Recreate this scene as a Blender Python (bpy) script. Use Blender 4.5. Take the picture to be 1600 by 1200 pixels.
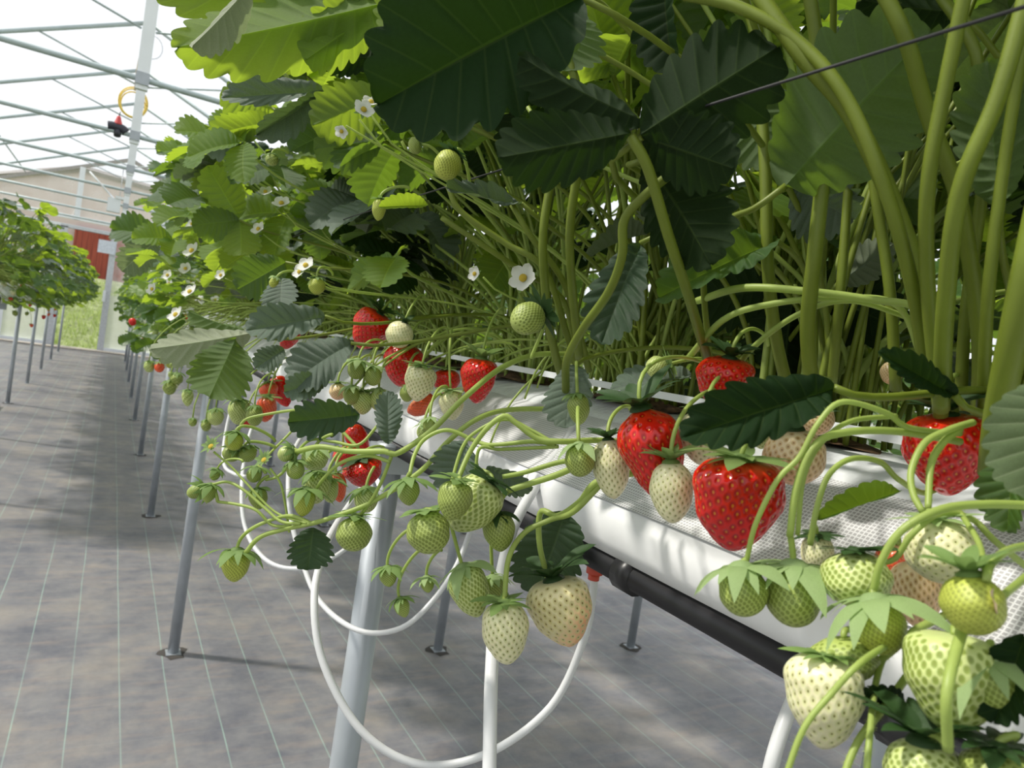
import bpy, math, random
import numpy as np
from mathutils import Vector, Matrix, Quaternion

# ------------------------------------------------------------------ camera
F = 1109.0                       # focal length in pixels of a 1600 px wide frame
CAMH = 1.15
VPX, VPY, HS = 178.0, 460.0, 0.155
def _axes():
    y = np.array([VPX-800, VPY-600, F]); y /= np.linalg.norm(y)
    n = np.cross(y, np.array([1, HS, 0.])); n /= np.linalg.norm(n)
    if n[1] > 0: n = -n
    x = np.cross(y, n)
    if x[0] < 0: x = -x
    return np.array([x, y, n])
RW = _axes()
CAM = Vector((0, 0, CAMH))
RIGHT = Vector(RW[:, 0]); DOWN = Vector(RW[:, 1]); FWD = Vector(RW[:, 2])
def P(px, py, d):
    """point at picture position px, py and d metres in front of the camera"""
    return CAM + (RIGHT*((px-800)/F) + DOWN*((py-600)/F) + FWD)*d
def proj(p):
    q = p - CAM; z = q.dot(FWD)
    if z < 0.02: return (-9999, -9999, z)
    return (800+F*q.dot(RIGHT)/z, 600+F*q.dot(DOWN)/z, z)
def at_x(px, py, X):
    r = P(px, py, 1) - CAM
    return CAM + r*(X/r.x)

sc = bpy.context.scene
for o in list(bpy.data.objects): bpy.data.objects.remove(o)
cam_d = bpy.data.cameras.new('camera'); cam = bpy.data.objects.new('camera', cam_d)
sc.collection.objects.link(cam); sc.camera = cam
cam_d.sensor_width = 36; cam_d.lens = F*36/1600; cam_d.clip_start = 0.02; cam_d.clip_end = 300
M = Matrix((( RIGHT.x, -DOWN.x, -FWD.x), (RIGHT.y, -DOWN.y, -FWD.y), (RIGHT.z, -DOWN.z, -FWD.z)))
cam.matrix_world = Matrix.Translation(CAM) @ M.to_4x4()
cam_d.dof.use_dof = True; cam_d.dof.focus_distance = 0.48; cam_d.dof.aperture_fstop = 20

# ------------------------------------------------------------------ light
W = bpy.data.worlds.new('sky'); sc.world = W; W.use_nodes = True
bg = W.node_tree.nodes['Background']; bg.inputs[0].default_value = (0.93, 0.96, 1.0, 1); bg.inputs[1].default_value = 1.1
sun_d = bpy.data.lights.new('sun', 'SUN'); sun_d.energy = 4.7; sun_d.angle = math.radians(4.0); sun_d.color = (1, .95, .86)
sun = bpy.data.objects.new('sun', sun_d); sc.collection.objects.link(sun)
sun.rotation_euler = (-Vector((-.9, .42, 1.25))).to_track_quat('-Z', 'Y').to_euler()
sc.view_settings.view_transform = 'Standard'; sc.view_settings.look = 'None'
sc.view_settings.gamma = 1; sc.view_settings.use_curve_mapping = False
sc.view_settings.exposure = 0.0

# ------------------------------------------------------------------ helpers
C = sc.collection
rng = random.Random(7)
def link(o, parent=None):
    C.objects.link(o)
    if parent is not None: o.parent = parent
    return o
def tag(o, label=None, cat=None, group=None, kind=None):
    if label: o['label'] = label
    if cat: o['category'] = cat
    if group: o['group'] = group
    if kind: o['kind'] = kind
    return o
def empty(name, loc, label=None, cat=None, group=None):
    o = bpy.data.objects.new(name, None); o.location = loc; o.empty_display_size = .02
    link(o); return tag(o, label, cat, group)
class MB:
    def __init__(s): s.v = []; s.f = []; s.uv = []; s.at = []; s.n = 0
    def add(s, v, f, uv=None, at=None):
        v = np.asarray(v, float).reshape(-1, 3)
        s.v.append(v); s.f += [tuple(i+s.n for i in q) for q in f]
        s.uv.append(np.zeros((len(v), 2)) if uv is None else np.asarray(uv, float))
        s.at.append(np.zeros(len(v)) if at is None else np.asarray(at, float))
        s.n += len(v); return s
    def box(s, lo, hi, mat=None):
        (a, b, c), (d, e, f) = lo, hi
        v = [(a,b,c),(d,b,c),(d,e,c),(a,e,c),(a,b,f),(d,b,f),(d,e,f),(a,e,f)]
        if mat is not None: v = [tuple(mat @ Vector(p)) for p in v]
        return s.add(v, [(0,3,2,1),(4,5,6,7),(0,1,5,4),(1,2,6,5),(2,3,7,6),(3,0,4,7)])
    def mesh(s, name, smooth=True):
        me = bpy.data.meshes.new(name)
        v = np.concatenate(s.v)
        me.from_pydata(v.tolist(), [], s.f)
        uv = np.concatenate(s.uv)
        if uv.any():
            l = me.uv_layers.new(name='UVMap'); li = np.zeros(len(me.loops), dtype=np.int32)
            me.loops.foreach_get('vertex_index', li); l.data.foreach_set('uv', uv[li].ravel())
        at = np.concatenate(s.at)
        if at.any():
            a = me.attributes.new('dist', 'FLOAT', 'POINT'); a.data.foreach_set('value', at)
        if smooth: me.polygons.foreach_set('use_smooth', [True]*len(me.polygons))
        me.update(); return me
    def build(s, name, mat, parent=None, loc=(0,0,0), smooth=True):
        me = s.mesh(name, smooth); me.materials.append(mat)
        o = bpy.data.objects.new(name, me); o.location = loc
        return link(o, parent)
def catmull(pts, n):
    """smooth resample of a polyline (k-dim points)"""
    p = np.array([tuple(q) for q in pts], float)
    if len(p) < 3:
        t = np.linspace(0, 1, n)[:, None]; return p[0]*(1-t)+p[-1]*t
    e = np.vstack([2*p[0]-p[1], p, 2*p[-1]-p[-2]])
    seg = np.linalg.norm(np.diff(p[:, :3], axis=0), axis=1)+1e-9; c = np.concatenate([[0], np.cumsum(seg)])
    out = []
    for s in np.linspace(0, c[-1], n):
        i = min(int(np.searchsorted(c, s, side='right'))-1, len(seg)-1); t = (s-c[i])/seg[i]
        a, b, d, f = e[i], e[i+1], e[i+2], e[i+3]
        out.append(.5*((2*b)+(-a+d)*t+(2*a-5*b+4*d-f)*t*t+(-a+3*b-3*d+f)*t**3))
    return np.array(out)
def tube(mb, pts, r0, r1=None, n=None, seg=7, smooth=True, cap=True, hair=0):
    r1 = r0 if r1 is None else r1
    n = n or max(4, 5*(len(pts)-1)+1)
    c = catmull(pts, n) if smooth else np.array([tuple(q) for q in pts], float)
    n = len(c); T = np.gradient(c, axis=0); T /= np.linalg.norm(T, axis=1)[:, None]+1e-12
    ref = np.array([0, 0, 1.]) if abs(T[0][2]) < .9 else np.array([1., 0, 0])
    u = np.cross(T[0], ref); u /= np.linalg.norm(u); vs = []; U = []
    for i in range(n):
        u = u-T[i]*u.dot(T[i]); u /= np.linalg.norm(u)+1e-12; w = np.cross(T[i], u)
        r = r0+(r1-r0)*i/(n-1); U.append((u.copy(), w, r))
        for k in range(seg):
            a = 2*math.pi*k/seg; vs.append(c[i]+r*(math.cos(a)*u+math.sin(a)*w))
    f = [(i*seg+k, i*seg+(k+1) % seg, (i+1)*seg+(k+1) % seg, (i+1)*seg+k) for i in range(n-1) for k in range(seg)]
    if cap: f += [tuple(range(seg))[::-1], tuple((n-1)*seg+k for k in range(seg))]
    mb.add(vs, f)
    if hair:
        hv = []; hf = []
        for h in range(hair):
            t = rng.random()*(n-1); i = int(t); q = c[i]*(1-t+i)+c[min(i+1, n-1)]*(t-i)
            u_, w_, r = U[i]; a = rng.random()*6.283; d = math.cos(a)*u_+math.sin(a)*w_
            s_ = T[i]*.00006; L = rng.uniform(.0006, .0013); k = len(hv)
            hv += [q+d*r-s_, q+d*r+s_, q+d*(r+L)+T[i]*rng.uniform(-.0003, .0003)]; hf.append((k, k+1, k+2))
        mb.add(hv, hf)
    return mb

# ------------------------------------------------------------------ materials
def new_mat(name):
    m = bpy.data.materials.new(name); m.use_nodes = True
    nt = m.node_tree; b = nt.nodes['Principled BSDF']; return m, nt, b
def N(nt, typ, **kw):
    n = nt.nodes.new(typ)
    for k, v in kw.items():
        if k.startswith('i_'):
            key = k[2:]; key = int(key) if key.isdigit() else key
            n.inputs[key].default_value = v
        else: setattr(n, k, v)
    return n
def ramp(nt, src, stops, interp='LINEAR'):
    r = nt.nodes.new('ShaderNodeValToRGB'); e = r.color_ramp.elements; r.color_ramp.interpolation = interp
    while len(e) < len(stops): e.new(.5)
    for q, (p, c) in zip(e, stops): q.position = p; q.color = tuple(c)+(1,) if len(c) == 3 else c
    nt.links.new(src, r.inputs[0]); return r.outputs[0]
def math_(nt, op, a, b=None, c=None):
    n = nt.nodes.new('ShaderNodeMath'); n.operation = op
    for i, x in enumerate((a, b, c)):
        if x is None: continue
        if isinstance(x, (int, float)): n.inputs[i].default_value = x
        else: nt.links.new(x, n.inputs[i])
    return n.outputs[0]
def mixc(nt, fac, a, b, mode='MIX'):
    n = nt.nodes.new('ShaderNodeMix'); n.data_type = 'RGBA'; n.blend_type = mode
    for i, x in ((0, fac), (6, a), (7, b)):
        if isinstance(x, (int, float)): n.inputs[i].default_value = x
        elif isinstance(x, tuple): n.inputs[i].default_value = x+(1,) if len(x) == 3 else x
        else: nt.links.new(x, n.inputs[i])
    return n.outputs[2]
def noise(nt, scale, detail=3, coord='Object', rough=.5, vec=None):
    n = N(nt, 'ShaderNodeTexNoise'); n.inputs['Scale'].default_value = scale; n.inputs['Detail'].default_value = detail
    n.inputs['Roughness'].default_value = rough
    if vec is None:
        tc = N(nt, 'ShaderNodeTexCoord'); vec = tc.outputs[coord]
    nt.links.new(vec, n.inputs['Vector']); return n.outputs[0]
def simple(name, col, rough=.5, metal=0, var=.12, nscale=30, bump=0, spec=.5, trans=0):
    m, nt, b = new_mat(name)
    f = noise(nt, nscale)
    d = tuple(x*(1-var) for x in col); l = tuple(min(1, x*(1+var)) for x in col)
    nt.links.new(ramp(nt, f, [(.3, d), (.7, l)]), b.inputs['Base Color'])
    b.inputs['Roughness'].default_value = rough; b.inputs['Metallic'].default_value = metal
    b.inputs['Specular IOR Level'].default_value = spec
    if bump:
        bp = N(nt, 'ShaderNodeBump'); bp.inputs['Strength'].default_value = bump; bp.inputs['Distance'].default_value = .002
        nt.links.new(f, bp.inputs['Height']); nt.links.new(bp.outputs[0], b.inputs['Normal'])
    if trans:
        out = nt.nodes['Material Output']; t = N(nt, 'ShaderNodeBsdfTranslucent'); t.inputs[0].default_value = tuple(min(1, x*1.5) for x in col)+(1,)
        mx = N(nt, 'ShaderNodeMixShader'); mx.inputs[0].default_value = trans
        nt.links.new(b.outputs[0], mx.inputs[1]); nt.links.new(t.outputs[0], mx.inputs[2]); nt.links.new(mx.outputs[0], out.inputs[0])
    return m
def leaf_mat(name, top, under, tr, gloss=.38, vein=(.3, .42, .12), tfac=.42, spec=.5):
    m, nt, b = new_mat(name)
    uv = N(nt, 'ShaderNodeUVMap'); sp = N(nt, 'ShaderNodeSeparateXYZ'); nt.links.new(uv.outputs[0], sp.inputs[0])
    fr = math_(nt, 'FRACT', sp.outputs[0])
    dv = math_(nt, 'ABSOLUTE', math_(nt, 'SUBTRACT', fr, .5))
    wid = math_(nt, 'ADD', math_(nt, 'MULTIPLY', sp.outputs[1], -.03), .06)
    side = math_(nt, 'LESS_THAN', dv, wid)
    mid = math_(nt, 'LESS_THAN', sp.outputs[1], .03)
    vm = math_(nt, 'MAXIMUM', math_(nt, 'MULTIPLY', side, .55), mid)
    nz = noise(nt, 60, 4); oi = N(nt, 'ShaderNodeObjectInfo')
    geo = N(nt, 'ShaderNodeNewGeometry')
    t2 = ramp(nt, nz, [(.3, tuple(x*.78 for x in top)), (.7, tuple(x*1.2 for x in top))])
    t2 = mixc(nt, math_(nt, 'MULTIPLY', oi.outputs['Random'], .35), t2, tuple(x*1.7 for x in top))
    u2 = ramp(nt, nz, [(.3, tuple(x*.85 for x in under)), (.7, tuple(x*1.12 for x in under))])
    base = mixc(nt, geo.outputs['Backfacing'], t2, u2)
    base = mixc(nt, math_(nt, 'MULTIPLY', vm, .8), base, vein)
    nt.links.new(base, b.inputs['Base Color'])
    rg = N(nt, 'ShaderNodeMix'); rg.inputs[2].default_value = gloss; rg.inputs[3].default_value = .62
    nt.links.new(geo.outputs['Backfacing'], rg.inputs[0]); nt.links.new(rg.outputs[0], b.inputs['Roughness'])
    b.inputs['Specular IOR Level'].default_value = spec
    tl = N(nt, 'ShaderNodeBsdfTranslucent')
    tcol = mixc(nt, math_(nt, 'MULTIPLY', vm, .5), tr, tuple(min(1, x*1.5) for x in tr))
    nt.links.new(tcol, tl.inputs[0])
    vor = N(nt, 'ShaderNodeTexVoronoi'); vor.feature = 'DISTANCE_TO_EDGE'; vor.inputs['Scale'].default_value = 330
    tc = N(nt, 'ShaderNodeTexCoord'); nt.links.new(tc.outputs['Object'], vor.inputs['Vector'])
    h = math_(nt, 'ADD', math_(nt, 'MULTIPLY', math_(nt, 'MINIMUM', math_(nt, 'MULTIPLY', vor.outputs[0], 3.), .5), .5), math_(nt, 'MULTIPLY', math_(nt, 'MINIMUM', math_(nt, 'MULTIPLY', dv, 5), 1), .6))
    bp = N(nt, 'ShaderNodeBump'); bp.inputs['Strength'].default_value = .45; bp.inputs['Distance'].default_value = .0007
    nt.links.new(h, bp.inputs['Height']); nt.links.new(bp.outputs[0], b.inputs['Normal'])
    mx = N(nt, 'ShaderNodeMixShader'); mx.inputs[0].default_value = tfac
    nt.links.new(b.outputs[0], mx.inputs[1]); nt.links.new(tl.outputs[0], mx.inputs[2])
    nt.links.new(mx.outputs[0], nt.nodes['Material Output'].inputs[0])
    return m
LEAF = leaf_mat('strawberry_leaf', (.028, .078, .018), (.10, .16, .055), (.20, .33, .02), vein=(.10, .17, .05))
LEAF_Y = leaf_mat('bright_leaf', (.075, .16, .02), (.17, .26, .07), (.36, .50, .03), .42, vein=(.2, .3, .06), tfac=.55)  # yellower, paler and more translucent than the ordinary leaf
LEAF_D = leaf_mat('shade_dark_leaf', (.009, .026, .007), (.014, .030, .009), (.03, .07, .004), .48, vein=(.035, .06, .015), tfac=.2, spec=.12)  # shade under the canopy is put into this darker leaf colour
LEAF_B = leaf_mat('sky_sheen_leaf', (.095, .135, .10), (.17, .21, .13), (.12, .2, .03), .36, vein=(.14, .18, .14), tfac=.22)  # sky reflection is put into the greyish base colour
LEAF_U = leaf_mat('pale_leaf', (.10, .15, .07), (.38, .42, .29), (.25, .32, .12), .5, vein=(.36, .42, .26), tfac=.4)
LEAF_M = leaf_mat('mature_leaf', (.022, .055, .022), (.10, .14, .07), (.10, .18, .02), .33, vein=(.06, .10, .05), tfac=.2)
STEM = simple('leaf_stalk', (.19, .245, .028), .45, trans=.25, nscale=40)
STEM_D = simple('old_leaf_stalk', (.12, .17, .03), .5, trans=.15, nscale=40)
TRUSS = simple('fruit_truss', (.39, .49, .125), .45, trans=.3, nscale=40)
CALYX = simple('calyx', (.20, .31, .09), .55, trans=.35, nscale=90, bump=.3)
CALYX_D = simple('dark_calyx', (.03, .075, .018), .5, trans=.25, nscale=90, bump=.3)
CALYX_P = simple('pale_calyx', (.32, .44, .18), .6, trans=.35, nscale=90, bump=.3)
PETAL = simple('white_petal', (.86, .86, .83), .6, trans=.4, var=.03)
POLLEN = simple('yellow_flower_centre', (.72, .52, .05), .7, bump=.6, nscale=300)
DRY = simple('dried_petal', (.62, .47, .33), .8, var=.3, nscale=120)
GALV = simple('galvanised_steel', (.37, .40, .43), .45, .4, var=.1, nscale=14)
GREYPAINT = simple('grey_steel_bar', (.42, .49, .50), .5, .2, var=.08, nscale=10)
WHITEPAINT = simple('white_painted_metal', (.78, .81, .84), .4, 0, var=.04, nscale=6)
FABRIC = simple('white_gutter_fabric', (.80, .81, .82), .7, var=.04, nscale=25, bump=.2)
BLACK = simple('black_plastic_pipe', (.012, .012, .014), .38, var=.2)
HOSE = simple('pale_grey_hose', (.66, .67, .68), .35, var=.04)
REDPL = simple('red_plastic', (.5, .06, .03), .4)
YELLOW = simple('yellow_hose', (.85, .62, .12), .5)
CORD = simple('black_cord', (.01, .01, .012), .6)
SOIL = simple('brown_coir', (.10, .055, .025), .95, var=.5, nscale=150, bump=1)
TWIG = simple('dry_brown_stalk', (.16, .07, .035), .7, var=.4, nscale=80)
BARN = None

def berry_mat(name, base, pit, seed, rough=.28, blush=None, sss=.0, spec=.5, bscale=26., bpos=(.45, .62), tipfac=None):
    m, nt, b = new_mat(name)
    a = N(nt, 'ShaderNodeAttribute'); a.attribute_name = 'dist'; d = a.outputs['Fac']
    nz = noise(nt, 1.4, 3)
    bc = ramp(nt, nz, [(.3, tuple(x*.86 for x in base)), (.7, tuple(min(1, x*1.12) for x in base))])
    if blush:
        tc = N(nt, 'ShaderNodeTexCoord'); s = N(nt, 'ShaderNodeSeparateXYZ'); nt.links.new(tc.outputs['Object'], s.inputs[0])
        g = math_(nt, 'ADD', math_(nt, 'MULTIPLY', s.outputs[2], -.55), math_(nt, 'MULTIPLY', s.outputs[0], .45))
        g = math_(nt, 'ADD', g, math_(nt, 'MULTIPLY', math_(nt, 'SUBTRACT', nz, .5), .5))
        mr = N(nt, 'ShaderNodeMapRange'); mr.inputs[1].default_value = bpos[0]; mr.inputs[2].default_value = bpos[1]
        nt.links.new(g, mr.inputs[0]); bc = mixc(nt, mr.outputs[0], bc, blush)
    if tipfac:
        tc = N(nt, 'ShaderNodeTexCoord'); s = N(nt, 'ShaderNodeSeparateXYZ'); nt.links.new(tc.outputs['Object'], s.inputs[0])
        mr = N(nt, 'ShaderNodeMapRange'); mr.inputs[1].default_value = -.12; mr.inputs[2].default_value = .0
        nt.links.new(s.outputs[2], mr.inputs[0]); bc = mixc(nt, mr.outputs[0], bc, tipfac)
    pm = N(nt, 'ShaderNodeMapRange'); pm.interpolation_type = 'SMOOTHSTEP'
    pm.inputs[1].default_value = .42; pm.inputs[2].default_value = .22; nt.links.new(d, pm.inputs[0])
    c = mixc(nt, pm.outputs[0], bc, pit)
    sm = N(nt, 'ShaderNodeMapRange'); sm.inputs[1].default_value = .14; sm.inputs[2].default_value = .10; nt.links.new(d, sm.inputs[0])
    c = mixc(nt, sm.outputs[0], c, seed)
    nt.links.new(c, b.inputs['Base Color']); b.inputs['Roughness'].default_value = rough
    b.inputs['Specular IOR Level'].default_value = spec
    if sss:
        b.inputs['Subsurface Weight'].default_value = sss; b.inputs['Subsurface Radius'].default_value = (1, .6, .35); b.inputs['Subsurface Scale'].default_value = .003
    return m
BM = {
 'red': berry_mat('ripe_red_berry', (.62, .009, .004), (.42, .004, .002), (.55, .16, .015), .16, sss=.1, tipfac=(.72, .05, .01)),
 'orange': berry_mat('half_ripe_berry', (.80, .13, .04), (.62, .06, .02), (.62, .30, .08), .26, sss=.15, tipfac=(.8, .45, .25)),
 'white': berry_mat('unripe_white_berry', (.72, .69, .43), (.60, .60, .31), (.17, .16, .03), .3, sss=.2),
 'blush': berry_mat('blushing_white_berry', (.73, .66, .37), (.60, .54, .25), (.22, .15, .03), .3, sss=.2, blush=(.80, .40, .20), bpos=(.30, .58)),
 'peach': berry_mat('peach_berry', (.72, .57, .34), (.56, .38, .17), (.28, .14, .04), .3, sss=.2, blush=(.80, .40, .22), bpos=(.1, .7)),
 'pale': berry_mat('pale_green_berry', (.50, .57, .22), (.24, .31, .055), (.22, .26, .05), .42, sss=.1),
 'green': berry_mat('green_berry', (.33, .40, .10), (.15, .20, .03), (.26, .30, .05), .5),
 'lime': berry_mat('lime_berry', (.42, .47, .075), (.24, .28, .03), (.40, .42, .08), .5),
}
# ------------------------------------------------------------------ leaf meshes
def leaflet_geo(nt_=9, sub=6, nr=6, W=.86, cup=.18, bend=.35, wave=.05, quilt=.022, tooth=.15, seed=0, L=1., twist=0, sharp=.62):
    r = random.Random(seed); ph = r.random()*6
    Nn = nt_+.5; k = int(nt_*sub)+sub//2+3
    th0 = .16*math.pi
    ths = np.concatenate([np.linspace(.0, th0, 4)[:-1], np.linspace(th0, math.pi, k)])
    vs = []; uv = []
    nT = len(ths)
    for side in (1, -1):
        wj = 1+r.uniform(-.06, .06)
        for th in ths:
            q = th/math.pi
            phi = (th-th0)/(math.pi-th0)*Nn if th > th0 else 0
            xe = W/2*math.sin(th)**.92*(1-.26*math.cos(th))/1.04*min(1, (q/.22))**.45*wj
            ye = .5*(1-math.cos(th)); ym = q**1.35*(.9+.1*q**6)
            if q > .999: ye = 1; ym = .965; xe = 0
            ff = (phi % 1)**1.35; phi = math.floor(phi)+ff if q < .999 else phi
            lobe = abs(math.sin(math.pi*ff))**sharp if th > th0 and q < .999 else 1
            amp = 1.35*tooth*min(1, .35+1.1*q)*(1 if q < .93 else .6)
            s = 1-amp*(1-lobe)
            for j in range(nr+1):
                a = j/nr; rr = a*s if j == nr else a*(1-amp*(1-lobe)*a**3)
                x = xe*rr; y = ym+(ye-ym)*rr
                z = cup*abs(x)*(1+.3*a) - bend*.5*y*y
                z += quilt*abs(math.cos(math.pi*phi))*math.sin(math.pi*min(a, .97))**.8*(1 if th > th0 else 0)*min(1, 3*(1-q))
                z += wave*a*a*math.sin(2.3*th*1.7+ph+side*1.1)
                z -= .02*(1-a)**3
                vs.append((side*x, y, z+twist*side*x*y)); uv.append((phi+.0001, a))
    f = []
    R = nr+1
    for si in range(2):
        o = si*nT*R
        for i in range(nT-1):
            for j in range(nr):
                q = (o+i*R+j, o+i*R+j+1, o+(i+1)*R+j+1, o+(i+1)*R+j)
                f.append(q if si == 0 else q[::-1])
    v = np.array(vs)*L
    # length along the bend stays near 1
    return v, f, np.array(uv)
def xf(v, M4):
    m = np.array(M4); return v @ m[:3, :3].T + m[:3, 3]
# orientation check: face normals of side 0 should be +z
def leaflet_mesh(name, **kw):
    v, f, uv = leaflet_geo(**kw); mb = MB(); mb.add(v, f, uv); return mb.mesh(name)
def trifol_geo(mb, sub, nr, seed, M4=Matrix(), nt_=9, spread=72):
    r = random.Random(seed)
    for k, (ang, sz) in enumerate(((0, 1.0), (spread, .93), (-spread, .93))):
        ang += r.uniform(-9, 9); sz *= r.uniform(.9, 1.05)
        v, f, uv = leaflet_geo(nt_=nt_, sub=sub, nr=nr, W=r.uniform(.78, .92), cup=r.uniform(.08, .34), bend=r.uniform(.15, .6),
                       wave=r.uniform(.02, .07), quilt=.025, tooth=.16, seed=seed*7+k, twist=r.uniform(-.15, .15))
        m = Matrix.Rotation(math.radians(-ang), 4, 'Z') @ Matrix.Translation((0, .06, 0)) @ Matrix.Rotation(math.radians(r.uniform(-14, 6)), 4, 'X') @ Matrix.Rotation(math.radians(r.uniform(-20, 20)), 4, 'Y') @ Matrix.Scale(sz, 4)
        mb.add(xf(v, M4 @ m), f, uv)
    return mb
HLF = [leaflet_mesh('leaflet', sub=8, nr=8, W=w, cup=c, bend=b, wave=wv, seed=i, tooth=t, nt_=n, sharp=s)
       for i, (w, c, b, wv, t, n, s) in enumerate([
    (.86, .12, .15, .03, .16, 8, .6), (.80, .30, .30, .05, .16, 8, .6), (.9, .05, .45, .06, .15, 9, .65),
    (.74, .55, .2, .03, .13, 8, .6), (.88, .2, -.25, .05, .20, 7, .6)])]
TRI = []
for i in range(7):
    mb = MB(); trifol_geo(mb, 5, 5, 100+i); TRI.append(mb.mesh('leaf'))
def leaf_frame(base, direction, normal):
    y = direction.normalized(); n = (normal-y*normal.dot(y)).normalized(); x = y.cross(n)
    return Matrix(((x.x, y.x, n.x, base.x), (x.y, y.y, n.y, base.y), (x.z, y.z, n.z, base.z), (0, 0, 0, 1)))

# ------------------------------------------------------------------ berries
def berry_geo(a, b, nseed, na, ns, lump=.04, seed=0, pit=.10, bump=.06, cleft=0, neck=0, wide=1., flat=1.):
    r = random.Random(seed)
    peak = (a/(a+b))**a*(b/(a+b))**b
    def rad(s): return .5*(np.clip(s, 0, 1)**a*(1-np.clip(s, 0, 1))**b)/peak
    ang = np.linspace(0, math.pi, ns); s = (1-np.cos(ang))/2
    th = np.linspace(0, 2*math.pi, na, endpoint=False)
    S, T = np.meshgrid(s, th, indexing='ij')
    p1, p2, p3 = r.random()*6, r.random()*6, r.random()*6
    def surf(S, T):
        R = rad(S)
        if neck: R = R*(1-.45*np.exp(-(S/.10)**2))
        R = R*(1+lump*np.sin(2*T+p1)+lump*.8*np.sin(3*T+p2+3*S)*np.sin(math.pi*S)+lump*.6*np.sin(5*S*3+p3+T))
        if cleft: R = R*(1-cleft*np.exp(-((np.angle(np.exp(1j*(T-1.2))))/.5)**2)*np.sin(math.pi*np.clip(S, 0, 1)))
        Z = -S + .05*np.exp(-(R/.16)**2)*0
        return np.stack([R*np.cos(T)*wide, R*np.sin(T)*flat, Z], -1)
    V = surf(S, T)
    # seed lattice, even per area
    ss = np.linspace(.03, .985, 400); area = rad(ss); cum = np.cumsum(area); cum /= cum[-1]
    k = (np.arange(nseed)+.5)/nseed; sS = np.interp(k, cum, ss); sT = np.arange(nseed)*2.399963
    sp = surf(sS, sT)
    tot = 2*math.pi*np.sum(area)*(ss[1]-ss[0])*1.15; d0 = math.sqrt(tot/nseed)
    P_ = V.reshape(-1, 3); D = np.full(len(P_), 9.)
    nrm = np.zeros_like(V)
    du = np.roll(V, -1, 1)-np.roll(V, 1, 1); dv = np.gradient(V, axis=0); nrm = np.cross(du, dv)
    l = np.linalg.norm(nrm, axis=2, keepdims=True); nrm = np.where(l > 1e-9, nrm/np.maximum(l, 1e-9), 0)
    nrm = nrm.reshape(-1, 3)
    # orientation outward
    if (nrm*(P_-np.array([0, 0, -.45]))).sum(1).mean() < 0: nrm = -nrm
    for c0 in range(0, nseed, 32):
        q = sp[c0:c0+32]; diff = P_[:, None, :]-q[None]; diff[..., 2] *= .72
        D = np.minimum(D, np.linalg.norm(diff, axis=2).min(1))
    D /= d0
    h = -pit*d0*np.exp(-(D/.27)**2)+bump*d0*np.exp(-(D/.13)**2)
    P_ = P_+nrm*h[:, None]
    f = []
    for i in range(ns-1):
        for j in range(na):
            f.append((i*na+j, (i+1)*na+j, (i+1)*na+(j+1) % na, i*na+(j+1) % na))
    return P_, f, np.maximum(D, .0001)
_bm = {}
SH = {  # a, b, lump, cleft, neck, wide, flat
 'cone': (.36, .62, .03, 0, 0, 1, .95), 'heart': (.27, .62, .045, .10, 0, 1.04, .9), 'round': (.45, .50, .03, 0, 0, 1, 1),
 'long': (.42, .60, .03, 0, 0, 1, 1), 'neck': (.34, .72, .05, 0, 1, 1.03, .92), 'lumpy': (.34, .42, .09, .12, 0, 1.1, .85)}
def berry_mesh(shape, kind, res):
    key = (shape, kind, res)
    if key not in _bm:
        a, b, lump, cl, nk, wi, fl = SH[shape]
        dense = {'red': 190, 'orange': 190, 'white': 210, 'blush': 220, 'peach': 200, 'pale': 270, 'green': 300, 'lime': 330}[kind]
        pit = {'red': .17, 'orange': .15, 'white': .12, 'blush': .12, 'peach': .12, 'pale': .16, 'green': .14, 'lime': .05}[kind]
        bump = {'green': .12, 'lime': .2, 'pale': .1}.get(kind, .05)
        na, ns = {'hi': (230, 120), 'mid': (110, 60), 'lo': (28, 18)}[res]
        if res == 'lo': dense = int(dense*.5); pit = bump = 0
        v, f, d = berry_geo(a, b, dense, na, ns, lump, hash_(key), pit, bump, cl, nk, wi, fl)
        mb = MB(); mb.add(v, f, at=d); me = mb.mesh('fruit'); me.materials.append(BM[kind]); _bm[key] = me
    return _bm[key]
def hash_(key):
    return sum(ord(c)*(i+3) for i, c in enumerate(''.join(key))) % 9973
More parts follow.
